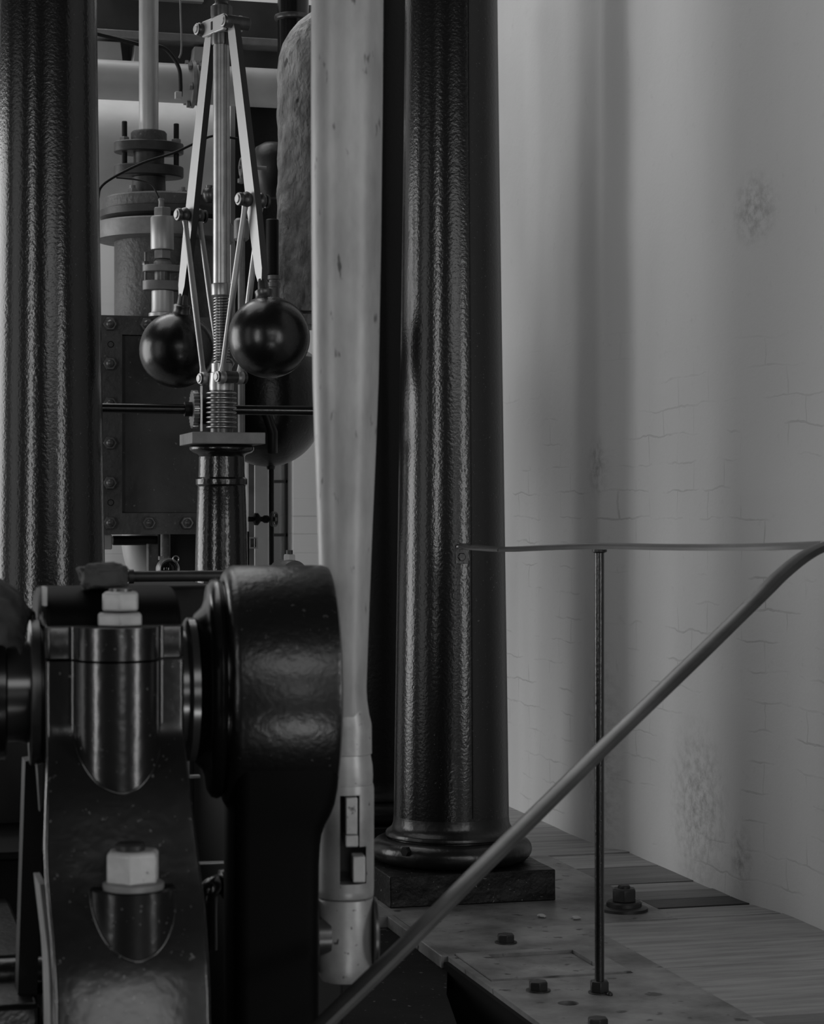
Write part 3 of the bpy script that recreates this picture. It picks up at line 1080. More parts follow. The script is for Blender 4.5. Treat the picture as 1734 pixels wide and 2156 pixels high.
for px in (262, 371):
    p = Q(px, 300, YC)
    bm = B()
    cyl(bm, (p.x, YC, cz(372)), (p.x, YC, cz(259)), 0.0095, ch=.002)
    gs_ = cy.part('gland_stud', bm, M['matte_black'])
    bm = B()
    hexnut(bm, (p.x, YC, cz(303)), (0, 0, 1), 0.036, 0.018, .3)
    cy.part('stud_nut', bm, M['flange'], parent=gs_)
bm = B()
lathe(bm, (gxx, YC, 0), (0, 0, 1), [(0.034, cz(300)), (0.034, cz(-160))], 48)
cy.part('piston_rod', bm, M['brushed'])

# valve spindle with its small gland, standing on the chest
YV = 7.075
vx = Q(342, 0, YV).x


def vz(py):
    return CAMH + (CY - py) * SC(342, YV)


vt = Thing('valve_spindle', 'bright turned valve spindle and twin flanged gland standing on the chest top', 'valve spindle', (vx, YV, vz(666)))
bm = B(); lathe(bm, (vx, YV, 0), (0, 0, 1), [(0.046, vz(667)), (0.046, vz(660)), (0.038, vz(658)), (0.0365, vz(652)), (0.0365, vz(613))], 40)
vt.part('neck', bm, M['brushed'])
for ya, yb in ((612, 592), (573, 559)):
    bm = B()
    pts = [Vector((vx + 0.066 * math.cos(2 * PI * k / 40), YV + 0.045 * math.sin(2 * PI * k / 40), vz(ya))) for k in range(40)]
    prism(bm, pts, (0, 0, vz(yb) - vz(ya)))
    vt.part('gland_flange', bm, M['flange'], bevel=0.002)
bm = B(); lathe(bm, (vx, YV, 0), (0, 0, 1), [(0.027, vz(593)), (0.027, vz(573))], 32)
vt.part('sleeve', bm, M['worn_steel'])
bm = B(); lathe(bm, (vx, YV, 0), (0, 0, 1), [(0.030, vz(560)), (0.029, vz(552)), (0.019, vz(546))], 32)
vt.part('collar', bm, M['flange'])
bm = B(); hexnut(bm, (vx, YV, vz(545)), (0, 0, 1), 0.060, 0.030, .35)
vt.part('lower_nut', bm, M['flange'], bevel=.001)
bm = B(); lathe(bm, (vx - .001, YV, 0), (0, 0, 1), [(0.037, vz(526)), (0.0385, vz(523)), (0.0385, vz(459)), (0.035, vz(456))], 40)
vt.part('coupling', bm, M['brushed'])
bm = B(); hexnut(bm, (vx, YV, vz(457)), (0, 0, 1), 0.062, 0.031, .35)
vt.part('upper_nut', bm, M['flange'], bevel=.001)
bm = B(); lathe(bm, (vx - .004, YV, 0), (0, 0, 1), [(0.010, vz(437)), (0.009, vz(424)), (0.011, vz(421)), (0.009, vz(418))], 20)
vt.part('tip', bm, M['flange'])
for dx in (-0.056, 0.056):
    bm = B()
    cyl(bm, (vx + dx, YV, vz(592)), (vx + dx, YV, vz(532 if dx < 0 else 555)), 0.0045)
    hexnut(bm, (vx + dx, YV, vz(559)), (0, 0, 1), 0.022, 0.012)
    vt.part('gland_stud', bm, M['worn_steel'])

# curved thin oil pipe across the gland, and electric conduit
bm = B()
tube(bm, spline([Q(207, 417, 7.1), Q(212, 395, 7.1), Q(238, 374, 7.1), Q(300, 343, 7.12), Q(365, 322, 7.12), Q(420, 297, 7.12), Q(452, 286, 7.12), Q(500, 292, 7.12)], 8), 0.0042, 10)
single('oil_pipe', bm, M['matte_black'], 'thin dark oil pipe arching across the cylinder gland', 'pipe', tuple(Q(300, 343, 7.1)))
bm = B()
tube(bm, spline([Q(245, 374, 7.14), Q(285, 378, 7.12), Q(318, 388, 7.10), Q(334, 416, 7.08)], 8), 0.003, 8)
single('oil_pipe', bm, M['matte_black'], 'short thin pipe curving down to the valve spindle tip', 'pipe', tuple(Q(285, 378, 7.1)))
bm = B()
tube(bm, spline([Q(190, 68, 7.9), Q(240, 80, 7.9), Q(300, 95, 7.9), Q(340, 99, 7.9), Q(362, 118, 7.9), Q(377, 145, 7.9), Q(380, 175, 7.9), Q(380, 203, 7.9)], 8), 0.0075, 12)
cd = Thing('conduit', 'dark conduit bending down to a small pale box below the ceiling beam', 'conduit', tuple(Q(300, 95, 7.9)))
cd.part('tube', bm, M['matte_black'])
bm = B(); p = Q(375, 201, 7.88); obox(bm, p, Vector((0.012, 0, 0)), Vector((0, 0.012, 0)), Vector((0, 0, 0.013)))
cd.part('end_box', bm, M['white_paint'], bevel=.002, label='pale end box')
bm = B()
tube(bm, spline([Q(379, -20, 7.85), Q(380, 30, 7.85), Q(382, 80, 7.85), Q(381, 110, 7.85), Q(377, 122, 7.85)], 6), 0.0035, 8)
single('hanging_wire', bm, M['flange'], 'thin pale wire hanging down over the overhead beam', 'wire', tuple(Q(380, 30, 7.85)))

# overhead beam, white pipe, blocks
YO = 8.25
bm = B()
xa, xb = Q(150, 0, YO).x, Q(800, 0, YO).x
prism(bm, [Vector((xa, YO, Q(400, 76, YO).z)), Vector((xa, YO + .3, Q(400, 76, YO).z)), Vector((xa, YO + .3, 3.1)), Vector((xa, YO, 3.1))], (xb - xa, 0, 0))
bt = Thing('overhead_beam', 'dark painted beam crossing above the cylinder', 'beam', (xa, YO, 2.9))
bt.part('web', bm, M['beam'])
bm = B(); box(bm, (xa, YO - 0.05, Q(400, 93, YO).z), (xb, YO + 0.3, Q(400, 77, YO).z))
bt.part('lower_flange', bm, M['flange'], bevel=.004)
bm = B(); box(bm, (Q(230, 0, YO).x, YO - 0.04, Q(300, 1, YO).z), (Q(425, 0, YO).x, YO, 3.12))
bt.part('painted_batten', bm, M['white_paint'])
bm = B(); box(bm, (xa, YO + 0.05, Q(400, 137, YO).z), (xb, YO + 0.3, Q(400, 93, YO).z))
bt.part('shadow_board', bm, M['beam'])
for k, (pa, pb_, qa, qb) in enumerate([(202, 255, 93, 132), (283, 300, 93, 132), (408, 445, 93, 134)]):
    bm = B()
    A, Bq = Q(pa, qb, YO - .02), Q(pb_, qb, YO - .02)
    z_a, z_b = Q(300, qb, YO).z, Q(300, qa, YO).z
    prism(bm, [Vector((A.x - .006, YO - .02, z_a)), Vector((Bq.x + .006, YO - .02, z_a)), Vector((Bq.x - .002, YO - .02, z_b)), Vector((A.x + .002, YO - .02, z_b))], (0, 0.07, 0))
    single('pipe_bracket', bm, M['white_paint'], ['white bracket block under the beam, next to the column', 'white bracket block behind the piston rod', 'white bracket block behind the governor arm'][k],
           'bracket', (A.x, YO, z_a), 'white blocks under the overhead beam', bevel=.004)
bm = B()
pz = Q(400, 177, YO - 0.12).z
pr_ = 41 * SC(400, YO - 0.12)
cyl(bm, (xa, YO - 0.12, pz), (Q(660, 0, YO).x, YO - 0.12, pz), pr_, seg=48)
wp = Thing('white_pipe', 'thick white painted horizontal pipe behind the governor arms', 'pipe', (xa, YO - .12, pz))
wp.part('pipe', bm, M['white_paint'])
for px in (398, 420):
    bm = B()
    xx = Q(px, 0, YO - .12).x
    lathe(bm, (xx, YO - .12, pz), (1, 0, 0), [(pr_ * 1.05, 0), (pr_ * 1.22, 0.004), (pr_ * 1.22, 0.018), (pr_ * 1.05, 0.022)], 40)
    for k in range(6):
        a = 2 * PI * k / 6 + .3
        hexnut(bm, (xx - 0.012, YO - .12 + pr_ * 1.1 * math.cos(a), pz + pr_ * 1.1 * math.sin(a)), (1, 0, 0), 0.03, 0.012)
    wp.part('flange', bm, M['flange'])
# round white boiler drum behind
bm = B()
dz = Q(300, 340, 9.0).z
lathe(bm, (Q(180, 0, 9.0).x - 0.2, 9.0, dz), (1, 0.05, 0), [(0.0, 0), (0.25, 0.02), (0.27, 0.06), (0.27, 0.86), (0.22, 0.92), (0, 0.94)], 64)
box(bm, (Q(150, 0, 9.0).x - 0.05, 8.95, 0.0), (Q(150, 0, 9.0).x + 0.03, 9.05, dz - 0.2))
single('white_drum', bm, M['white_paint'], 'large white cylindrical drum seen behind the cylinder gland', 'drum', (Q(250, 0, 9.0).x, 9.0, dz))

# ================================================================= LAGGED PIPES AND VESSEL
YL = 7.35
sl = SC(640, YL)
lx = Q(652, 0, YL).x


def lz(py):
    return CAMH + (CY - py) * sl


lt = Thing('lagged_steam_pipe', 'fat vertical pipe under lumpy grey lagging, bending over at its top', 'pipe', (lx, YL, 1.2))
path = [Vector((lx, YL, lz(660))), Vector((lx, YL, lz(560))), Vector((lx, YL, lz(460))), Vector((lx, YL, lz(360))), Vector((lx, YL, lz(260)))]
rb_ = 0.13
zb_ = lz(150)
for k in range(9):
    a = PI / 2 * k / 8
    path.append(Vector((lx + rb_ * (1 - math.cos(a)), YL, zb_ + rb_ * math.sin(a))))
path.append(Vector((lx + rb_ + 0.08, YL, zb_ + rb_)))
fine = []
for i in range(len(path) - 1):
    n_ = max(1, int((path[i + 1] - path[i]).length / 0.02))
    for k in range(n_):
        fine.append(path[i].lerp(path[i + 1], k / n_))
fine.append(path[-1])
bm = B()
tube(bm, fine, 0.114, 64)
for v in bm.verts:
    c = Vector((lx, YL, v.co.z))
    n_ = noise.noise(v.co * 16) * 0.006 + noise.noise(v.co * 40) * 0.003
    d2 = (v.co - c)
    d2.z = 0
    if d2.length > 1e-4:
        v.co += d2.normalized() * n_
lt.part('lagging', bm, M['lagging'], smooth=60)
bm = B()
lathe(bm, (lx, YL, 0), (0, 0, 1), [(0.10, lz(690)), (0.118, lz(688)), (0.118, lz(668)), (0.10, lz(664)), (0.09, lz(655))], 48)
lt.part('end_flange', bm, M['lagging'])

# dark riser with collar
xr = Q(617, 0, 7.75).x
sr = SC(617, 7.75)
rt2 = Thing('riser_pipe', 'glossy black upright pipe with a ring collar beside the lagged bend', 'pipe', (xr, 7.75, 2.4))
bm = B(); cyl(bm, (xr, 7.75, 1.95), (xr, 7.75, 3.4), 33 * sr, seg=48)
rt2.part('pipe', bm, M['black'])
bm = B(); zc = CAMH + (CY - 38) * sr
lathe(bm, (xr, 7.75, zc), (0, 0, 1), [(33 * sr, -0.012), (39 * sr, -0.008), (40 * sr, 0), (39 * sr, 0.008), (33 * sr, 0.012)], 48)
rt2.part('collar', bm, M['worn_steel'])

# black round vessel
YS = 7.55
vx0 = Q(563, 0, YS).x
ss_ = SC(563, YS)


def sz(py):
    return CAMH + (CY - py) * ss_


vs = Thing('round_vessel', 'black round-bottomed vessel hanging behind the governor balls', 'vessel', (vx0, YS, sz(900)))
bm = B()
R_ = 0.199
prof = [(0.0, -R_)]
for k in range(1, 24):
    a = -PI / 2 + PI / 2 * k / 24
    prof.append((R_ * math.cos(a), R_ * math.sin(a)))
prof += [(R_, 0.0), (R_, 0.14), (R_ * .92, 0.19), (R_ * .6, 0.23), (0.0, 0.24)]
lathe(bm, (vx0, YS, sz(866)), (0, 0, 1), prof, 80)
vs.part('shell', bm, M['casting'])
bm = B(); lathe(bm, (vx0 + 0.012, YS, 0), (0, 0, 1), [(0.0, sz(990)), (0.014, sz(988)), (0.018, sz(978)), (0.022, sz(968))], 24)
vs.part('drain_boss', bm, M['dark_iron'])
bm = B()
tube(bm, [Vector((Q(560, 0, YS - .2).x, YS - 0.19, sz(870))), Vector((Q(575, 0, YS - .2).x, YS - 0.195, sz(915))), Vector((Q(577, 0, YS - .2).x, YS - 0.17, sz(955)))], 0.018, 12)
vs.part('strap', bm, M['dark_iron'])
# drain pipe and its valve
dp = Thing('drain_pipe', 'thin dark drain pipe dropping from the round vessel with a small handwheel valve', 'pipe', (Q(570, 0, YS).x, YS, 0))
bm = B(); cyl(bm, (Q(571, 0, YS).x, YS, 0.0), (Q(571, 0, YS).x, YS, sz(985)), 0.0095)
dp.part('pipe', bm, M['matte_black'])
bm = B()
zv = sz(1093)
cyl(bm, (Q(518, 0, YS).x, YS - 0.04, zv), (Q(566, 0, YS).x, YS - 0.04, zv), 0.009)
lathe(bm, (Q(528, 0, YS).x, YS - .04, zv), (1, 0, 0), [(0.01, 0), (0.022, 0.006), (0.022, 0.018), (0.012, 0.026)], 16)
lathe(bm, (Q(548, 0, YS).x, YS - .04, zv), (1, 0, 0), [(0.01, 0), (0.014, 0.006), (0.014, 0.018), (0.01, 0.024)], 16)
dp.part('valve_stem', bm, M['matte_black'])
bm = B()
c = Vector((Q(571, 0, YS).x, YS - 0.05, zv))
axw = Vector((0.80, -0.6, 0)).normalized()
_, uu, vv = frame_of(axw)
ring = [c + (uu * math.cos(2 * PI * k / 32) + vv * math.sin(2 * PI * k / 32)) * (0.025 + 0.0025 * math.cos(4 * 2 * PI * k / 32 + PI)) for k in range(33)]
tube(bm, ring, 0.0048, 8)
for k in range(2):
    dvv = (uu + vv * (1 if k else -1)).normalized()
    tube(bm, [c - dvv * 0.024, c + dvv * 0.024], 0.003, 8)
cyl(bm, c - axw * 0.008, c + axw * 0.008, 0.008)
dp.part('handwheel', bm, M['dark_iron'])

# pale boards behind governor pillar
bx0 = Q(536, 0, 8.2).x
bm = B(); box(bm, (bx0, 8.2, 0.0), (Q(565, 0, 8.2).x, 8.24, Q(550, 790, 8.2).z))
single('pale_board', bm, M['white_paint'], 'pale upright board behind the governor pillar, under the vessel', 'board', (bx0, 8.2, 0), bevel=.002)
bm = B(); box(bm, (Q(523, 0, 7.9).x, 7.9, 0.0), (Q(535, 0, 7.9).x, 7.94, Q(550, 950, 7.9).z))
t = Thing('grey_channel', 'narrow grey upright channel with a white label clip beside the governor pillar', 'channel', (Q(528, 0, 7.9).x, 7.9, 0))
t.part('channel', bm, M['flange'])
bm = B()
p = Q(532, 1143, 7.88)
for (a, b_, c_, d_2) in ((-9, 9, -12, -9), (-9, 9, 9, 12), (-9, -6, -9, 9), (6, 9, -9, 9)):
    k_ = SC(532, 7.88)
    box(bm, (p.x + a * k_, 7.87, p.z + c_ * k_), (p.x + b_ * k_, 7.9, p.z + d_2 * k_))
t.part('label_clip', bm, M['white_paint'], label='white square clip')
# grey upright pipe right behind the governor
bm = B(); cyl(bm, (Q(508, 0, 6.8).x, 6.8, 0), (Q(508, 0, 6.8).x, 6.8, Q(508, 480, 6.8).z), 7.5 * SC(508, 6.8))
cyl(bm, (Q(508, 0, 6.8).x, 6.8, Q(508, 508, 6.8).z), (Q(508, 0, 6.8).x, 6.8, Q(508, 460, 6.8).z), 16 * SC(508, 6.8), ch=0.008)
gsp = Thing('grey_standpipe', 'slim pale standpipe with swollen top just behind the governor spindle', 'pipe', (Q(508, 0, 6.8).x, 6.8, 0))
gsp.part('tube', bm, M['flange'])
# black upright cylinder with threaded cap beside lagging
t = lt
k_ = SC(573, 7.1)
xv = Q(573, 0, 7.1).x
bm = B(); cyl(bm, (xv, 7.1, CAMH + (CY - 580) * k_), (xv, 7.1, CAMH + (CY - 462) * k_), 13.5 * k_, ch=.003)
t.part('valve_body', bm, M['matte_black'], label='black upright valve body')
bm = B()
zf = lambda q: CAMH + (CY - q) * k_
lathe(bm, (xv + .006, 7.1, 0), (0, 0, 1), [(9 * k_, zf(640)), (12 * k_, zf(634)), (12 * k_, zf(606)), (14 * k_, zf(604)), (14 * k_, zf(596)), (11 * k_, zf(594)), (11 * k_, zf(590)), (14 * k_, zf(588)), (14 * k_, zf(580))], 28)
t.part('ribbed_cap', bm, M['flange'], label='grey ribbed cap screw')
# dark castings in the gloom between governor and lagging
bm = B()
lathe(bm, (Q(572, 0, 7.9).x, 7.9, 0), (0, 0, 1), [(0.03, Q(0, 395, 7.9).z), (0.05, Q(0, 380, 7.9).z), (0.075, Q(0, 345, 7.9).z), (0.078, Q(0, 310, 7.9).z), (0.06, Q(0, 285, 7.9).z), (0.03, Q(0, 275, 7.9).z)], 40)
rt2.part('bulb_fitting', bm, M['dark_iron'], label='rounded dark fitting')
bm = B()
box(bm, (Q(495, 0, 8.3).x, 8.3, Q(0, 700, 8.3).z), (Q(600, 0, 8.3).x, 8.4, Q(400, 137, 8.25).z))
single('iron_partition', bm, M['column_shaded'], 'dark iron panel standing behind the bulb fitting', 'partition', (Q(550, 0, 8.6).x, 8.3, Q(0, 450, 8.6).z))
bm = B()
c = Q(508, 352, 7.5)
ring = [c + Vector((0, 0.03 * math.cos(2 * PI * k / 24), 0.03 * math.sin(2 * PI * k / 24))) for k in range(25)]
tube(bm, ring, 0.005, 8)
cyl(bm, c - Vector((0.01, 0, 0)), c + Vector((0.09, 0, 0)), 0.007)
lathe(bm, c + Vector((0.0, 0, -0.06)), (0, 0, 1), [(0.0, 0), (0.014, 0.004), (0.014, 0.018), (0.006, 0.02), (0.006, 0.06)], 16)
gsp.part('handwheel', bm, M['flange'])
t = Thing('oil_cup', 'small dark oil cup on the cylinder cover behind the governor spindle', 'oil cup', tuple(Q(440, 410, 7.2)))
bm = B(); c = Q(440, 408, 7.2)
lathe(bm, c, (0, 0, 1), [(0.012, -0.03), (0.022, -0.015), (0.024, 0.0), (0.020, 0.014), (0.012, 0.02), (0.013, 0.028), (0.0, 0.03)], 28)
t.part('cup', bm, M['worn_steel'])

# ================================================================= UNDER THE CHEST
YU = 7.1
k_ = SC(300, YU)
t = Thing('exhaust_pipe', 'pale curved exhaust pipe below the valve chest', 'pipe', tuple(Q(270, 1180, YU)))
bm = B()
tube(bm, spline([Q(300, 1118, 7.62), Q(300, 1150, 7.62), Q(312, 1190, 7.62), Q(350, 1250, 7.62), Q(400, 1300, 7.62)], 8), 44 * SC(300, 7.5), 40)
t.part('bend', bm, M['white_paint'])
bm = B()
cyl(bm, Q(236, 1138, 7.4), Q(345, 1138, 7.4), 10 * SC(300, 7.4), ch=.003)
t.part('flange_bar', bm, M['matte_black'])
bm = B(); box(bm, (Q(200, 0, 7.3).x, 7.3, Q(0, 1158, 7.3).z), (Q(236, 0, 7.3).x, 7.34, Q(0, 1126, 7.3).z))
single('chest_foot', bm, M['white_paint'], 'white painted foot block under the corner of the valve chest', 'bracket', (Q(220, 0, 7.3).x, 7.3, Q(0, 1150, 7.3).z), bevel=.004)
bm = B(); box(bm, (Q(312, 0, 7.25).x, 7.25, 0.0), (Q(334, 0, 7.25).x, 7.3, Q(0, 1146, 7.25).z))
single('iron_bracket', bm, M['rough_iron'], 'mottled iron upright under the valve chest, beside the exhaust pipe', 'bracket', (Q(320, 0, 7.25).x, 7.25, 0), bevel=.003)
bm = B(); box(bm, (Q(330, 0, 7.4).x, 7.36, 0.0), (Q(520, 0, 7.4).x, 7.42, Q(0, 1120, 7.4).z))
single('iron_bedplate', bm, M['matte_black'], 'black iron bed casting filling the gap under the valve chest', 'bedplate', (Q(400, 0, 7.4).x, 7.4, 0))
t = Thing('drain_tube', 'grey drain tube ending in a small round lubricator under the valve chest', 'pipe', (Q(348, 0, 7.1).x, 7.1, Q(0, 1180, 7.1).z))
bm = B(); xx = Q(348, 0, 7.1).x
cyl(bm, (xx, 7.1, Q(0, 1178, 7.1).z), (xx, 7.1, Q(0, 1122, 7.1).z), 10.5 * SC(348, 7.1))
t.part('tube', bm, M['rough_iron'])
bm = B(); box(bm, (xx - 0.022, 7.085, Q(0, 1181, 7.1).z), (xx + 0.009, 7.115, Q(0, 1173, 7.1).z))
t.part('collar', bm, M['flange'])
# sight-glass lubricator
c = Q(355, 1199, 6.9)
k_ = SC(355, 6.9)
bm = B()
lathe(bm, c + Vector((0, 0.02, 0)), (0.25, -1, 0), [(0.0, -0.02), (22 * k_, -0.02), (24 * k_, -0.012), (24 * k_, 0.012), (21 * k_, 0.016), (18.5 * k_, 0.012), (18.5 * k_, 0.006)], 40)
t.part('lubricator_body', bm, M['steel'], label='small round bright lubricator')
bm = B()
lathe(bm, c + Vector((0.004, 0.012, 0)), (0.25, -1, 0), [(17.5 * k_, 0), (16 * k_, 0.004), (9 * k_, 0.010), (0, 0.012)], 40)
t.part('glass', bm, M['lens'])
bm = B()
cr = Q(370, 1177, 6.9)
tube(bm, [cr + Vector((0.0095 * math.cos(2 * PI * k / 20), 0, 0.010 * math.sin(2 * PI * k / 20))) for k in range(21)], 0.0022, 8)
t.part('ring_handle', bm, M['steel'])
# bearing cap with nut behind the crank, right of pillar
c = Q(606, 1190, 5.3)
k_ = SC(606, 5.3)
t = Thing('plummer_block', 'low dark bearing cap with a pale castle nut showing above the crank boss', 'bearing', tuple(c))
bm = B()
lathe(bm, c + Vector((0, 0.08, -0.022)), (0, -1, 0), [(0.034, 0), (0.036, 0.01), (0.036, 0.15), (0.034, 0.16)], 40)
t.part('cap', bm, M['dark_iron'])
bm = B()
hexnut(bm, c + Vector((0.004, 0, 0.006)), (0, 0, 1), 27 * k_, 18 * k_, .3)
lathe(bm, c + Vector((0.004, 0, 0.0)), (0, 0, 1), [(17 * k_, 0), (17 * k_, 6 * k_)], 24)
t.part('castle_nut', bm, M['nut'], bevel=.001)
bm = B()
cyl(bm, c + Vector((0.004, 0, 0.02)), c + Vector((0.004, 0, 0.038)), 7 * k_)
t.part('stud', bm, M['dark_iron'])

# ================================================================= CONNECTING ROD
YR = 3.32
sR = SC(725, YR)
d_r = sR * FPX


def RP(px, py):
    p = Q(px, py, YR)
    return p


cr_ = Thing('connecting_rod', 'stained pale steel connecting rod with cottered end beside the black crank', 'connecting rod', tuple(Q(727, 1960, YR)))


def zr(py):
    return CAMH + (CY - py) * sR


# rod axis leans very slightly
bot = Vector((RP(724, 1500).x, YR, zr(1500)))
top = Vector((RP(732, -300).x, YR, zr(-300)))
axr = top - bot
LR = axr.length
def tt(py):
    return (1500 - py) / 1800 * LR
prof = [(51 * sR, tt(1505)), (49 * sR, tt(1480)), (47 * sR, tt(1450)), (50 * sR, tt(1350)), (55 * sR, tt(1200)), (58.5 * sR, tt(1100)), (64.5 * sR, tt(950)), (69.5 * sR, tt(800)), (73.5 * sR, tt(500)), (75.5 * sR, tt(200)), (76 * sR, tt(0)), (76 * sR, tt(-290))]
bm = B(); lathe(bm, bot, axr, prof, 80)
cr_.part('shank', bm, M['rod'])
cxr = RP(727, 1600).x


def ring_prof(lst, seg=72):
    b_ = B()
    lathe(b_, (cxr, YR, 0), (0, 0, 1), [(r_ * sR, zr(y_)) for r_, y_ in reversed(lst)], seg)
    return b_


# flared neck into domed shoulder
cr_.part('shoulder', ring_prof([(44, 1440), (45, 1470), (50, 1505), (54, 1520), (55, 1528), (55.5, 1586), (52, 1588)]), M['rod_end'])
cr_.part('neck_ring', ring_prof([(52, 1586), (53, 1590), (55, 1600), (57, 1612), (58, 1632), (57, 1650)]), M['rod_end'])
# main body: octagonal-ish round block with through slot
bm = B()
lathe(bm, (cxr, YR, 0), (0, 0, 1), [(58 * sR, zr(1886)), (59.5 * sR, zr(1884)), (60 * sR, zr(1870)), (60 * sR, zr(1660)), (58.5 * sR, zr(1650)), (56 * sR, zr(1649))], 72)
body = cr_.part('end_block', bm, M['rod_end'])
bm = B()
sx0, sx1 = RP(713, 0).x, RP(766, 0).x
sxm = RP(748, 0).x
# the slot opens towards the viewer; cut right through
def slotbox(xa_, xb_, pa, pb2):
    b_ = B()
    box(b_, (xa_, YR - 0.1, zr(pb2)), (xb_, YR + 0.1, zr(pa)))
    return b_
yaw_s = 0.0
k1 = finish(slotbox(sx0 - .001, sxm + .003, 1668, 1776), 'tmp_c', M['pit'], body, cr_.loc)
k2 = finish(slotbox(sx0 - .001, sx1, 1775.5, 1853), 'tmp_d', M['pit'], body, cr_.loc)
cut(body, [k1, k2])
bm = B(); box(bm, (sx0, YR - 0.012, zr(1855)), (sx1 + .001, YR + 0.012, zr(1664)))
cr_.part('slot_back', bm, M['matte_black'])
bm = B()
box(bm, (RP(723, 0).x, YR - 0.050, zr(1748)), (RP(748, 0).x - .001, YR + 0.05, zr(1671)))
cr_.part('cotter', bm, M['nut'], bevel=.002)
bm = B()
box(bm, (RP(722, 0).x, YR - 0.053, zr(1773)), (RP(749, 0).x - .001, YR + 0.053, zr(1749)))
cr_.part('cotter_tip', bm, M['nut'], bevel=.002)
bm = B()
box(bm, (RP(737, 0).x, YR - 0.052, zr(1847)), (RP(765, 0).x - .002, YR + 0.052, zr(1793)))
cr_.part('gib', bm, M['nut'], bevel=.002)
# lower strap with big-end brasses
bm = B()
lathe(bm, (cxr, YR, 0), (0, 0, 1), [(50 * sR, zr(2062)), (56 * sR, zr(2050)), (59 * sR, zr(2030)), (60 * sR, zr(1960)), (60 * sR, zr(1900)), (58 * sR, zr(1890)), (50 * sR, zr(1886))], 72)
cr_.part('strap', bm, M['rod_end'])
zpin = zr(1965)
for sgn in (-1, 1):
    bm = B()
    xo = cxr + sgn * 0.0475
    lathe(bm, (xo - 0.005, YR, zpin), (1, 0, 0), [(0.054, 0), (0.057, 0.002), (0.057, 0.006), (0.054, 0.008)], 64)
    cr_.part('brass_flange', bm, M['worn_steel'])

cr_.o.rotation_euler = (0, 0, math.radians(-9))
# ================================================================= CRANK
YK = 3.20
sK = SC(600, YK)


def kz(py):
    return CAMH + (CY - py) * sK


def kx(px):
    return Q(px, 0, YK).x


zc = kz(1446)
Rk = 256 * sK
ck = Thing('crank', 'big black crank with round boss and arm hanging into the pit', 'crank', (kx(580), YK, zc))
bm = B()
xl, xr_ = kx(497), kx(690)
lathe(bm, (0, YK, zc), (1, 0, 0), [(Rk * 0.93, kx(470)), (Rk * 0.968, kx(476)), (Rk * 0.99, kx(484)), (Rk, kx(492)), (Rk, xr_ - 0.012), (Rk * .985, xr_ - 0.003), (Rk * .95, xr_), (Rk * .2, xr_)], 128)
boss = ck.part('boss', bm, M['casting'])
bm = B()
lathe(bm, (0, YK, zc), (1, 0, 0), [(Rk * .50, kx(404)), (Rk * .60, kx(410)), (Rk * .66, kx(426)), (Rk * 0.74, kx(434)), (Rk * 0.84, kx(437)), (Rk * 0.885, kx(445)), (Rk * 0.90, kx(456)), (Rk * 0.885, kx(464)), (Rk * .86, kx(467)), (Rk * .86, kx(472)), (Rk * 0.935, kx(474)), (Rk * .935, kx(480))], 128)
ck.part('boss_moulding', bm, M['black'])
# arm, swelling into the boss
xA0, xA1 = kx(482), kx(654)
bm = B()
rings = []
for (py, prx, hY) in [(1500, 686, .15), (1600, 690, .15), (1640, 688, .145), (1672, 683, .14), (1695, 675, .136), (1715, 665, .132), (1735, 659, .129), (1760, 656, .127), (1800, 654, .125), (1900, 653, .125), (2080, 653, .125), (2300, 653, .125)]:
    xa_, xb_ = xA0, kx(prx)
    xm, hx = (xa_ + xb_) / 2, (xb_ - xa_) / 2
    rc_ = 0.022
    ring = []
    for q in range(4):
        sx_, sy2_ = ((1, 1), (-1, 1), (-1, -1), (1, -1))[q]
        for k in range(7):
            a = q * PI / 2 + PI / 2 * k / 6
            ring.append(bm.verts.new((xm + sx_ * (hx - rc_) + rc_ * math.cos(a), YK + sy2_ * (hY - rc_) + rc_ * math.sin(a), kz(py))))
    rings.append(ring)
for i in range(len(rings) - 1):
    for k in range(28):
        k2 = (k + 1) % 28
        bm.faces.new((rings[i][k], rings[i][k2], rings[i + 1][k2], rings[i + 1][k]))
bm.faces.new(rings[0]); bm.faces.new(list(reversed(rings[-1])))
ck.part('arm', bm, M['pit'], smooth=60)  # pit tone paints the arm's shade; the boss keeps the casting paint
bm = B()
cyl(bm, (xA1 - 0.02, YR, zpin), (cxr - 0.040, YR, zpin), 0.030)
ck.part('crank_pin', bm, M['worn_steel'])

ck.o.rotation_euler = (0, 0, math.radians(-6))
# main shaft through the bearing
bm = B()
lathe(bm, (0, YK, zc), (1, 0, 0), [(0.075, kx(-160)), (0.075, kx(20)), (0.075, kx(100)), (0.09, kx(104)), (0.09, kx(385)), (0.104, kx(388)), (0.108, kx(392)), (0.108, kx(406))], 80)
st_ = Thing('crank_shaft', 'black main shaft with bright journal running through the bearing pedestal', 'shaft', (kx(240), YK, zc))
st_.part('journal', bm, mat('oiled_journal', 0.10, 0.22, metal=0.6))
bm = B()
lathe(bm, (0, YK, zc), (1, 0, 0), [(0.105, kx(62)), (0.108, kx(64)), (0.108, kx(82)), (0.100, kx(84)), (0.100, kx(88)), (0.106, kx(90)), (0.106, kx(99))], 80)
st_.part('thrust_collar', bm, M['worn_steel'])
bm = B()
lathe(bm, (0, YK, zc), (1, 0, 0), [(0.098, kx(-60)), (0.10, kx(-57)), (0.10, kx(10)), (0.095, kx(14))], 64)
st_.part('oil_ring', bm, M['black'])
st_.o.rotation_euler = (0, 0, math.radians(-3))

# ================================================================= BEARING PEDESTAL
YF = 3.02
sB = SC(242, YF)


def bz(py):
    return CAMH + (CY - py) * sB


def bxx(px):
    return Q(px, 0, YF).x


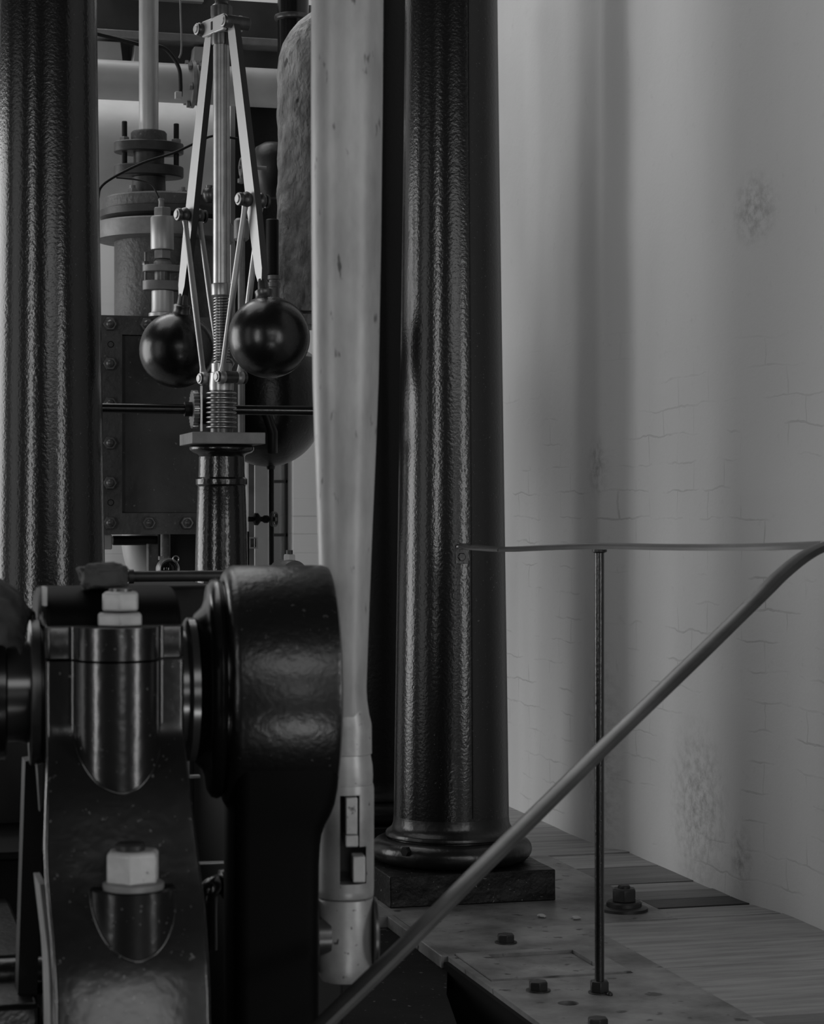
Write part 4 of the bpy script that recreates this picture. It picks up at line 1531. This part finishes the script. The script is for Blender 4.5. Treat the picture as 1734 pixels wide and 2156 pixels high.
bp_ = Thing('bearing_pedestal', 'heavy dark bearing pedestal with bolted cap carrying the main shaft', 'bearing', (bxx(242), 3.2, bz(2100)))
# body: rows (z, yfront, xleft, xright)
rows = [(1391, 0.0, 97, 388.5), (1460, 0.0, 97, 388.5), (1520, 0.0, 97.5, 388.5), (1545, -0.003, 97.5, 389), (1565, -0.012, 98, 391), (1585, -0.024, 98, 393.5), (1610, -0.038, 98, 396), (1640, -0.052, 97.5, 399), (1675, -0.066, 96, 403), (1720, -0.080, 94.5, 409),
        (1780, -0.098, 93, 416), (1840, -0.116, 95, 423), (1875, -0.127, 98, 428), (1920, -0.144, 102, 433), (1970, -0.163, 107, 437), (2020, -0.182, 110, 440), (2060, -0.195, 113, 442), (2110, -0.208, 115, 444), (2160, -0.220, 115, 445), (2230, -0.238, 112, 450), (2400, -0.30, 112, 455)]
bm = B()
rg = []
bk = YF + 0.40
rad_ = 0.006
for (py, dy, pl, pr3) in rows:
    y = YF + dy
    f = y / YF
    xl_, xr3 = Q(pl, 0, y).x, Q(pr3, 0, y).x
    z = CAMH + (CY - py) * SC(242, y)
    rg.append([bm.verts.new(q) for q in ((xl_, y + rad_, z), (xl_ + rad_ * .3, y + rad_ * .3, z), (xl_ + rad_, y, z), (xr3 - rad_, y, z), (xr3 - rad_ * .3, y + rad_ * .3, z), (xr3, y + rad_, z), (xr3 - 0.01, bk - dy * 0.3, z), (xl_ + 0.055, bk - dy * 0.3, z))])
for i in range(len(rg) - 1):
    for k in range(8):
        k2 = (k + 1) % 8
        bm.faces.new((rg[i][k], rg[i][k2], rg[i + 1][k2], rg[i + 1][k]))
bm.faces.new(rg[0]); bm.faces.new(list(reversed(rg[-1])))
body = bp_.part('body', bm, M['block'], smooth=70)


# bolt bosses: half round with concave fillets on each side
def boss_mesh(pxc, pya, pyb, yc, r_, fil, y_face):
    b_ = B()
    k3 = SC(pxc, YF)
    xc = Q(pxc, 0, YF).x
    sec = []
    # fillet from face into the cylinder at both sides
    for k in range(7):
        a = k / 6 * PI / 2
        sec.append((-(r_ + fil) + fil * math.sin(a), y_face - fil + fil * math.cos(a)))
    for k in range(1, 24):
        a = PI + PI * k / 24
        sec.append((r_ * math.cos(a), y_face - fil + (y_face * 0) + r_ * math.sin(a) * yc))
    for k in range(7):
        a = (1 - k / 6) * PI / 2
        sec.append(((r_ + fil) - fil * math.sin(a), y_face - fil + fil * math.cos(a)))
    sec += [(r_ + fil, y_face + 0.03), (-(r_ + fil), y_face + 0.03)]
    lo, hi = CAMH + (CY - pyb) * k3, CAMH + (CY - pya) * k3
    prism(b_, [Vector((xc + a, b2, lo)) for a, b2 in sec], (0, 0, hi - lo))
    return b_


rB = 0.0575


def face_z(ytarget):
    """height at which the pedestal's front face stands at that y"""
    for (p0_, d0, _, _), (p1_, d1, _, _) in zip(rows[2:], rows[3:]):
        if d0 + YF >= ytarget >= d1 + YF:
            t_ = (YF + d0 - ytarget) / max(1e-6, d0 - d1)
            z0q = CAMH + (CY - p0_) * SC(242, YF + d0)
            z1q = CAMH + (CY - p1_) * SC(242, YF + d1)
            return z0q + (z1q - z0q) * t_
    return None

bp_.part('bolt_boss', boss_mesh(245, 1391, 1720, 0.95, rB, 0.010, YF - 0.0), M['block'], smooth=30)
# cap lower band with its own piece of boss
bm = B()
z0_, z1_ = bz(1386), bz(1319)
xl_, xr3 = bxx(95), bxx(388)
prism(bm, [Vector((xl_, YF + rad_, z0_)), Vector((xl_ + rad_, YF, z0_)), Vector((xr3 - rad_, YF, z0_)), Vector((xr3, YF + rad_, z0_)), Vector((xr3 - 0.01, bk, z0_)), Vector((xl_ + 0.042, bk, z0_))], (0, 0, z1_ - z0_))
bp_.part('cap', bm, M['block'], smooth=50, bevel=.0015)
bp_.part('cap_boss', boss_mesh(245, 1319, 1386, 0.95, rB, 0.010, YF - 0.0), M['block'], smooth=30)
# thin dark joint line liner
bm = B(); box(bm, (xl_ + .042, YF + .004, bz(1393)), (xr3 - .002, bk - .004, bz(1384)))
bp_.part('joint_liner', bm, M['matte_black'])
# crown of the cap: curved along the shaft
bm = B()
zc2 = zc
pts = []
Rc = 0.158
for k in range(21):
    a = math.radians(26 + 128 * k / 20)
    pts.append(Vector((0, YK + Rc * math.cos(a) * 1.0, zc2 + Rc * math.sin(a))))
pts = [p for p in pts]
zcrown = bz(1322)
lowz = zcrown - 0.005
pts = []
ztop = CAMH + (CY - 1234) * SC(230, YK - .03)
for k in range(21):
    a = PI * k / 20
    pts.append(Vector((0, YK + 0.125 * (1 if math.cos(a) > 0 else -1) * abs(math.cos(a)) ** 0.8, lowz + (ztop - lowz) * math.sin(a) ** 0.8)))
xa2, xb2 = Q(96, 0, YK - .1).x, Q(376, 0, YK - .1).x
prism(bm, [p + Vector((xa2, 0, 0)) for p in pts], (xb2 - xa2, 0, 0))
bp_.part('crown', bm, M['pit'], smooth=30, bevel=0.004)
bm = B()
obox(bm, Vector((xa2 - 0.002, YK - 0.105, bz(1258))), Vector((0.003, 0, 0)), Vector((0, 0.012, 0)), Vector((0, 0, 0.014)))
bp_.part('end_lug', bm, M['nut'], bevel=.001)
# nuts on the cap
xn = bxx(254)
yn = YF + 0.003
bm = B(); hexnut(bm, (xn - .001, yn, bz(1317)), (0, 0, 1), 0.070, 0.018, phase=0.42, cham=.15)
bp_.part('lock_nut', bm, M['nut'], bevel=.0025)
bm = B(); hexnut(bm, (xn, yn, bz(1286)), (0, 0, 1), 0.057, 0.027, phase=0.36, cham=.15)
cn_ = bp_.part('cap_nut', bm, M['nut'], bevel=.003)
bm = B(); cyl(bm, (xn, yn, bz(1286)), (xn, yn, bz(1240)), 0.016)
bp_.part('cap_stud', bm, M['worn_steel'], parent=cn_)
# lower boss with ledge, washer, nut
yl = YF - 0.066
bm = B()
xlb = Q(284, 0, YF - 0.15).x
k3 = SC(277, YF - .16)
zlo, zhi = CAMH + (CY - 2060) * k3, CAMH + (CY - 1874) * k3
rl = 0.0575
lathe(bm, (xlb, YF - 0.127, zlo), (0, 0, 1), [(rl, 0), (rl, zhi - zlo - 0.003), (rl - 0.003, zhi - zlo)], 72)
bp_.part('foot_boss', bm, M['block'], smooth=30)
bm = B()
yb_ = YF - 0.150
lathe(bm, (xlb - .002, yb_, zhi), (0, 0, 1), [(0.040, 0), (0.041, 0.002), (0.041, 0.008), (0.038, 0.010)], 48)
bp_.part('washer', bm, M['flange'])
bm = B(); hexnut(bm, (xlb - .003, yb_, zhi + 0.010), (0, 0, 1), 0.076, 0.042, phase=0.30, cham=.1)
fn_ = bp_.part('foot_nut', bm, M['nut'], bevel=.002)
bm = B(); cyl(bm, (xlb - .006, yb_, zhi + 0.05), (xlb - .006, yb_, zhi + 0.062), 0.020, ch=.003)
bp_.part('stud_end', bm, M['dark_iron'], parent=fn_)
# raised fillet beads where the bosses run out into the sloping face
for nm, xc_, yc2, r2_, el in (('boss_fillet', bxx(245), YF - 0.010, rB, 0.95), ('foot_boss_fillet', xlb, YF - 0.127, rl, 1.0)):
    pth = []
    for k in range(49):
        a = PI * k / 48
        x_ = xc_ - r2_ * math.cos(a)
        y_ = yc2 - r2_ * el * math.sin(a)
        zf_ = face_z(y_)
        if zf_ is not None:
            pth.append(Vector((x_, y_ + 0.001, zf_)))
    bm = B(); tube(bm, pth, 0.0026, 10)
    bp_.part(nm, bm, M['block'], smooth=80)
# bright curved strap at the pedestal's outer edge
bm = B()
path = [Q(90, 1862, 3.0), Q(93, 1890, 3.0), Q(99, 1940, 2.99), Q(106, 2000, 2.97), Q(110, 2060, 2.95), Q(112, 2130, 2.93), Q(113, 2200, 2.9)]
rings = []
for p in path:
    rings.append([bm.verts.new(p + Vector((a, b_, 0))) for a, b_ in ((-0.004, 0), (0.0045, 0), (0.0045, 0.10), (-0.004, 0.10))])
for i in range(len(rings) - 1):
    for k in range(4):
        k2 = (k + 1) % 4
        bm.faces.new((rings[i][k], rings[i][k2], rings[i + 1][k2], rings[i + 1][k]))
bm.faces.new(rings[0]); bm.faces.new(list(reversed(rings[-1])))
single('oil_guard', bm, M['flange'], 'narrow pale curved oil guard strip against the bearing pedestal foot', 'guard', tuple(Q(100, 2156, 2.97)))
# taper key beside pedestal
bm = B()
p0 = Q(84, 1655, 3.15)
prism(bm, [p0 + Vector((-0.005, 0, 0.032)), p0 + Vector((0.006, 0, 0.034)), p0 + Vector((0.004, 0, -0.03)), p0 + Vector((0, 0, -0.038))], (0, 0.02, 0))
single('taper_key', bm, M['worn_steel'], 'small tapered steel key hanging beside the bearing pedestal', 'key', tuple(p0), bevel=.001)
p0 = Q(62, 1850, 3.4)
bm = B()
obox(bm, p0, Vector((0.015, 0, 0.002)), Vector((0, 0.03, 0)), Vector((0.006, 0, 0.19)))
single('oil_tray_strut', bm, M['matte_black'], 'dark leaning iron strut beside the bearing pedestal', 'strut', tuple(p0))


# ---------------------------------------------------------------- rags
def rag(name, label, c, sx, sy2, sz2, seed, flat=0.5, n=4):
    b_ = B()
    bmesh.ops.create_icosphere(b_, subdivisions=5, radius=1.0)
    for v in b_.verts:
        d2 = v.co.normalized()
        f_ = 1 + 0.22 * noise.noise(d2 * 1.6 + Vector((seed, 0, 0))) + 0.12 * noise.noise(d2 * 4 + Vector((0, seed, 0))) + 0.05 * abs(noise.noise(d2 * 9 + Vector((seed, seed, 0))))
        q_ = Vector((math.copysign(abs(d2.x) ** flat, d2.x), math.copysign(abs(d2.y) ** flat, d2.y), math.copysign(abs(d2.z) ** flat, d2.z)))
        v.co = Vector((q_.x * sx * f_, q_.y * sy2 * f_, q_.z * sz2 * f_)) + Vector(c)
    return single(name, b_, M['cloth'], label, 'cloth', tuple(c), smooth=70)


c = Q(218, 1213, YK - 0.07)
rag('oily_rag', 'crumpled dark oily rag lying on top of the bearing cap nut', c, 0.034, 0.03, 0.0175, 3.3)
# hanging cloth over the shaft at the picture edge
bm = B()


def drape(u, v):
    a = math.radians(28 + 95 * v)
    x = Q(-70, 0, YK).x + (Q(30 + 50 * v, 0, YK).x - Q(-70, 0, YK).x) * u
    rr2 = 0.150 + 0.012 * noise.noise(Vector((u * 4, v * 7, 2))) - 0.05 * u ** 3
    return Vector((x + 0.006 * noise.noise(Vector((u * 6, v * 12, 9))), YK - rr2 * math.cos(a) - 0.01, zc + rr2 * math.sin(a) + 0.015 + 0.008 * noise.noise(Vector((u * 5, v * 9, 5)))))


slab_grid(bm, drape, 24, 36)
o = single('draped_cloth', bm, M['cloth'], 'dark frayed cloth draped over the shaft beside the bearing pedestal', 'cloth', tuple(Q(20, 1300, YK)), smooth=70)
md = o.modifiers.new('cloth_thickness', 'SOLIDIFY'); md.thickness = 0.004

# ================================================================= MACHINERY BEHIND THE FOREGROUND
# lay shaft
ysf = 4.3
zz = Q(0, 1216, ysf).z
ls = Thing('lay_shaft', 'grey horizontal lay shaft with collar just above the bearing cap', 'shaft', (Q(340, 0, ysf).x, ysf, zz))
bm = B(); cyl(bm, (Q(240, 0, ysf).x, ysf, zz), (Q(470, 0, ysf).x, ysf, zz), 11.5 * SC(340, ysf), seg=36)
ls.part('shaft', bm, M['dark_iron'])
bm = B(); cyl(bm, (Q(270, 0, ysf).x, ysf, zz), (Q(281, 0, ysf).x, ysf, zz), 15 * SC(340, ysf), seg=36)
ls.part('collar', bm, M['dark_iron'])
bm = B(); box(bm, (Q(250, 0, 4.4).x, 4.40, -1.0), (Q(455, 0, 4.4).x, 4.9, Q(0, 1236, 4.4).z))
single('frame_casting', bm, M['matte_black'], 'black engine frame casting in the gap between pedestal and crank', 'casting', (Q(350, 0, 4.4).x, 4.6, -1.0), bevel=.01)
bm = B(); box(bm, (Q(420, 0, 4.3).x, 4.0, -1.2), (Q(655, 0, 4.3).x, 4.38, Q(0, 1480, 4.3).z))
single('frame_casting', bm, M['matte_black'], 'black engine frame casting behind the crank arm', 'casting', (Q(530, 0, 4.3).x, 4.4, -1.2), bevel=.01)
# pale square clip between pedestal and crank
c = Q(408, 1616, 3.6)
k_ = SC(408, 3.6)
bm = B()
for (a, b_, c_, d2) in ((-17, -9, -23, 23), (-9, 14, -23, -17), (-9, 8, 16, 23)):
    box(bm, (c.x + a * k_, 3.6, c.z + c_ * k_), (c.x + b_ * k_, 3.615, c.z + d2 * k_))
single('square_bracket', bm, M['nut'], 'small pale square bracket in the gap between pedestal and crank', 'bracket', tuple(c), bevel=.001)
# pipe elbow low in the gap
t = Thing('pipe_elbow', 'dark ribbed pipe elbow low between the pedestal and the crank arm', 'pipe', tuple(Q(450, 1860, 3.5)))
bm = B()
tube(bm, spline([Q(436, 2000, 3.5), Q(436, 1900, 3.5), Q(442, 1872, 3.5), Q(462, 1862, 3.52), Q(500, 1862, 3.55)], 8), 0.017, 20)
t.part('bend', bm, M['black'])
bm = B()
lathe(bm, Q(462, 1862, 3.52), (1, 0.1, 0.1), [(0.016, 0), (0.024, 0.003), (0.024, 0.010), (0.016, 0.012)], 32)
t.part('ring', bm, M['casting'])
bm = B()
cyl(bm, Q(415, 1818, 3.75), Q(475, 1816, 3.75), 0.003)
single('thin_pipe', bm, M['steel'], 'thin bright pipe crossing the gap above the elbow', 'pipe', tuple(Q(445, 1817, 3.75)))
# engine bed at the pedestal's outer side
t = Thing('engine_bed', 'dark stepped cast iron engine bed beside the bearing pedestal', 'engine bed', tuple(Q(30, 2100, 3.6)))
bm = B(); box(bm, (-0.4, 3.62, -1.2), (Q(84, 0, 3.62).x - 0.01, 4.18, Q(0, 2012, 3.62).z))
t.part('upper_step', bm, M['casting'], bevel=.008)
bm = B()
zz2 = Q(0, 2072, 3.45).z
lathe(bm, (-0.4, 3.5, zz2), (1, 0, 0), [(0.030, 0), (0.030, Q(110, 0, 3.5).x + 0.4)], 40)
t.part('rounded_bead', bm, M['casting'])
bm = B(); box(bm, (-0.4, 3.30, -1.2), (Q(84, 0, 3.3).x, 3.62, Q(0, 2118, 3.3).z))
t.part('lower_step', bm, M['casting'], bevel=.008)
bm = B()
box(bm, (-0.4, 4.2, Q(0, 1815, 4.2).z), (Q(130, 0, 4.2).x, 4.6, Q(0, 1795, 4.2).z))
box(bm, (-0.4, 4.3, -0.6), (Q(130, 0, 4.2).x, 4.6, Q(0, 1812, 4.2).z))
t.part('back_ledge', bm, M['pit'], bevel=.006)
bm = B(); box(bm, (-0.5, 4.65, -1.2), (Q(190, 0, 4.65).x, 4.9, Q(0, 1500, 4.65).z))
single('frame_casting', bm, M['matte_black'], 'black engine frame casting behind the draped cloth and shaft', 'casting', (0.1, 4.7, -1.0), bevel=.01)
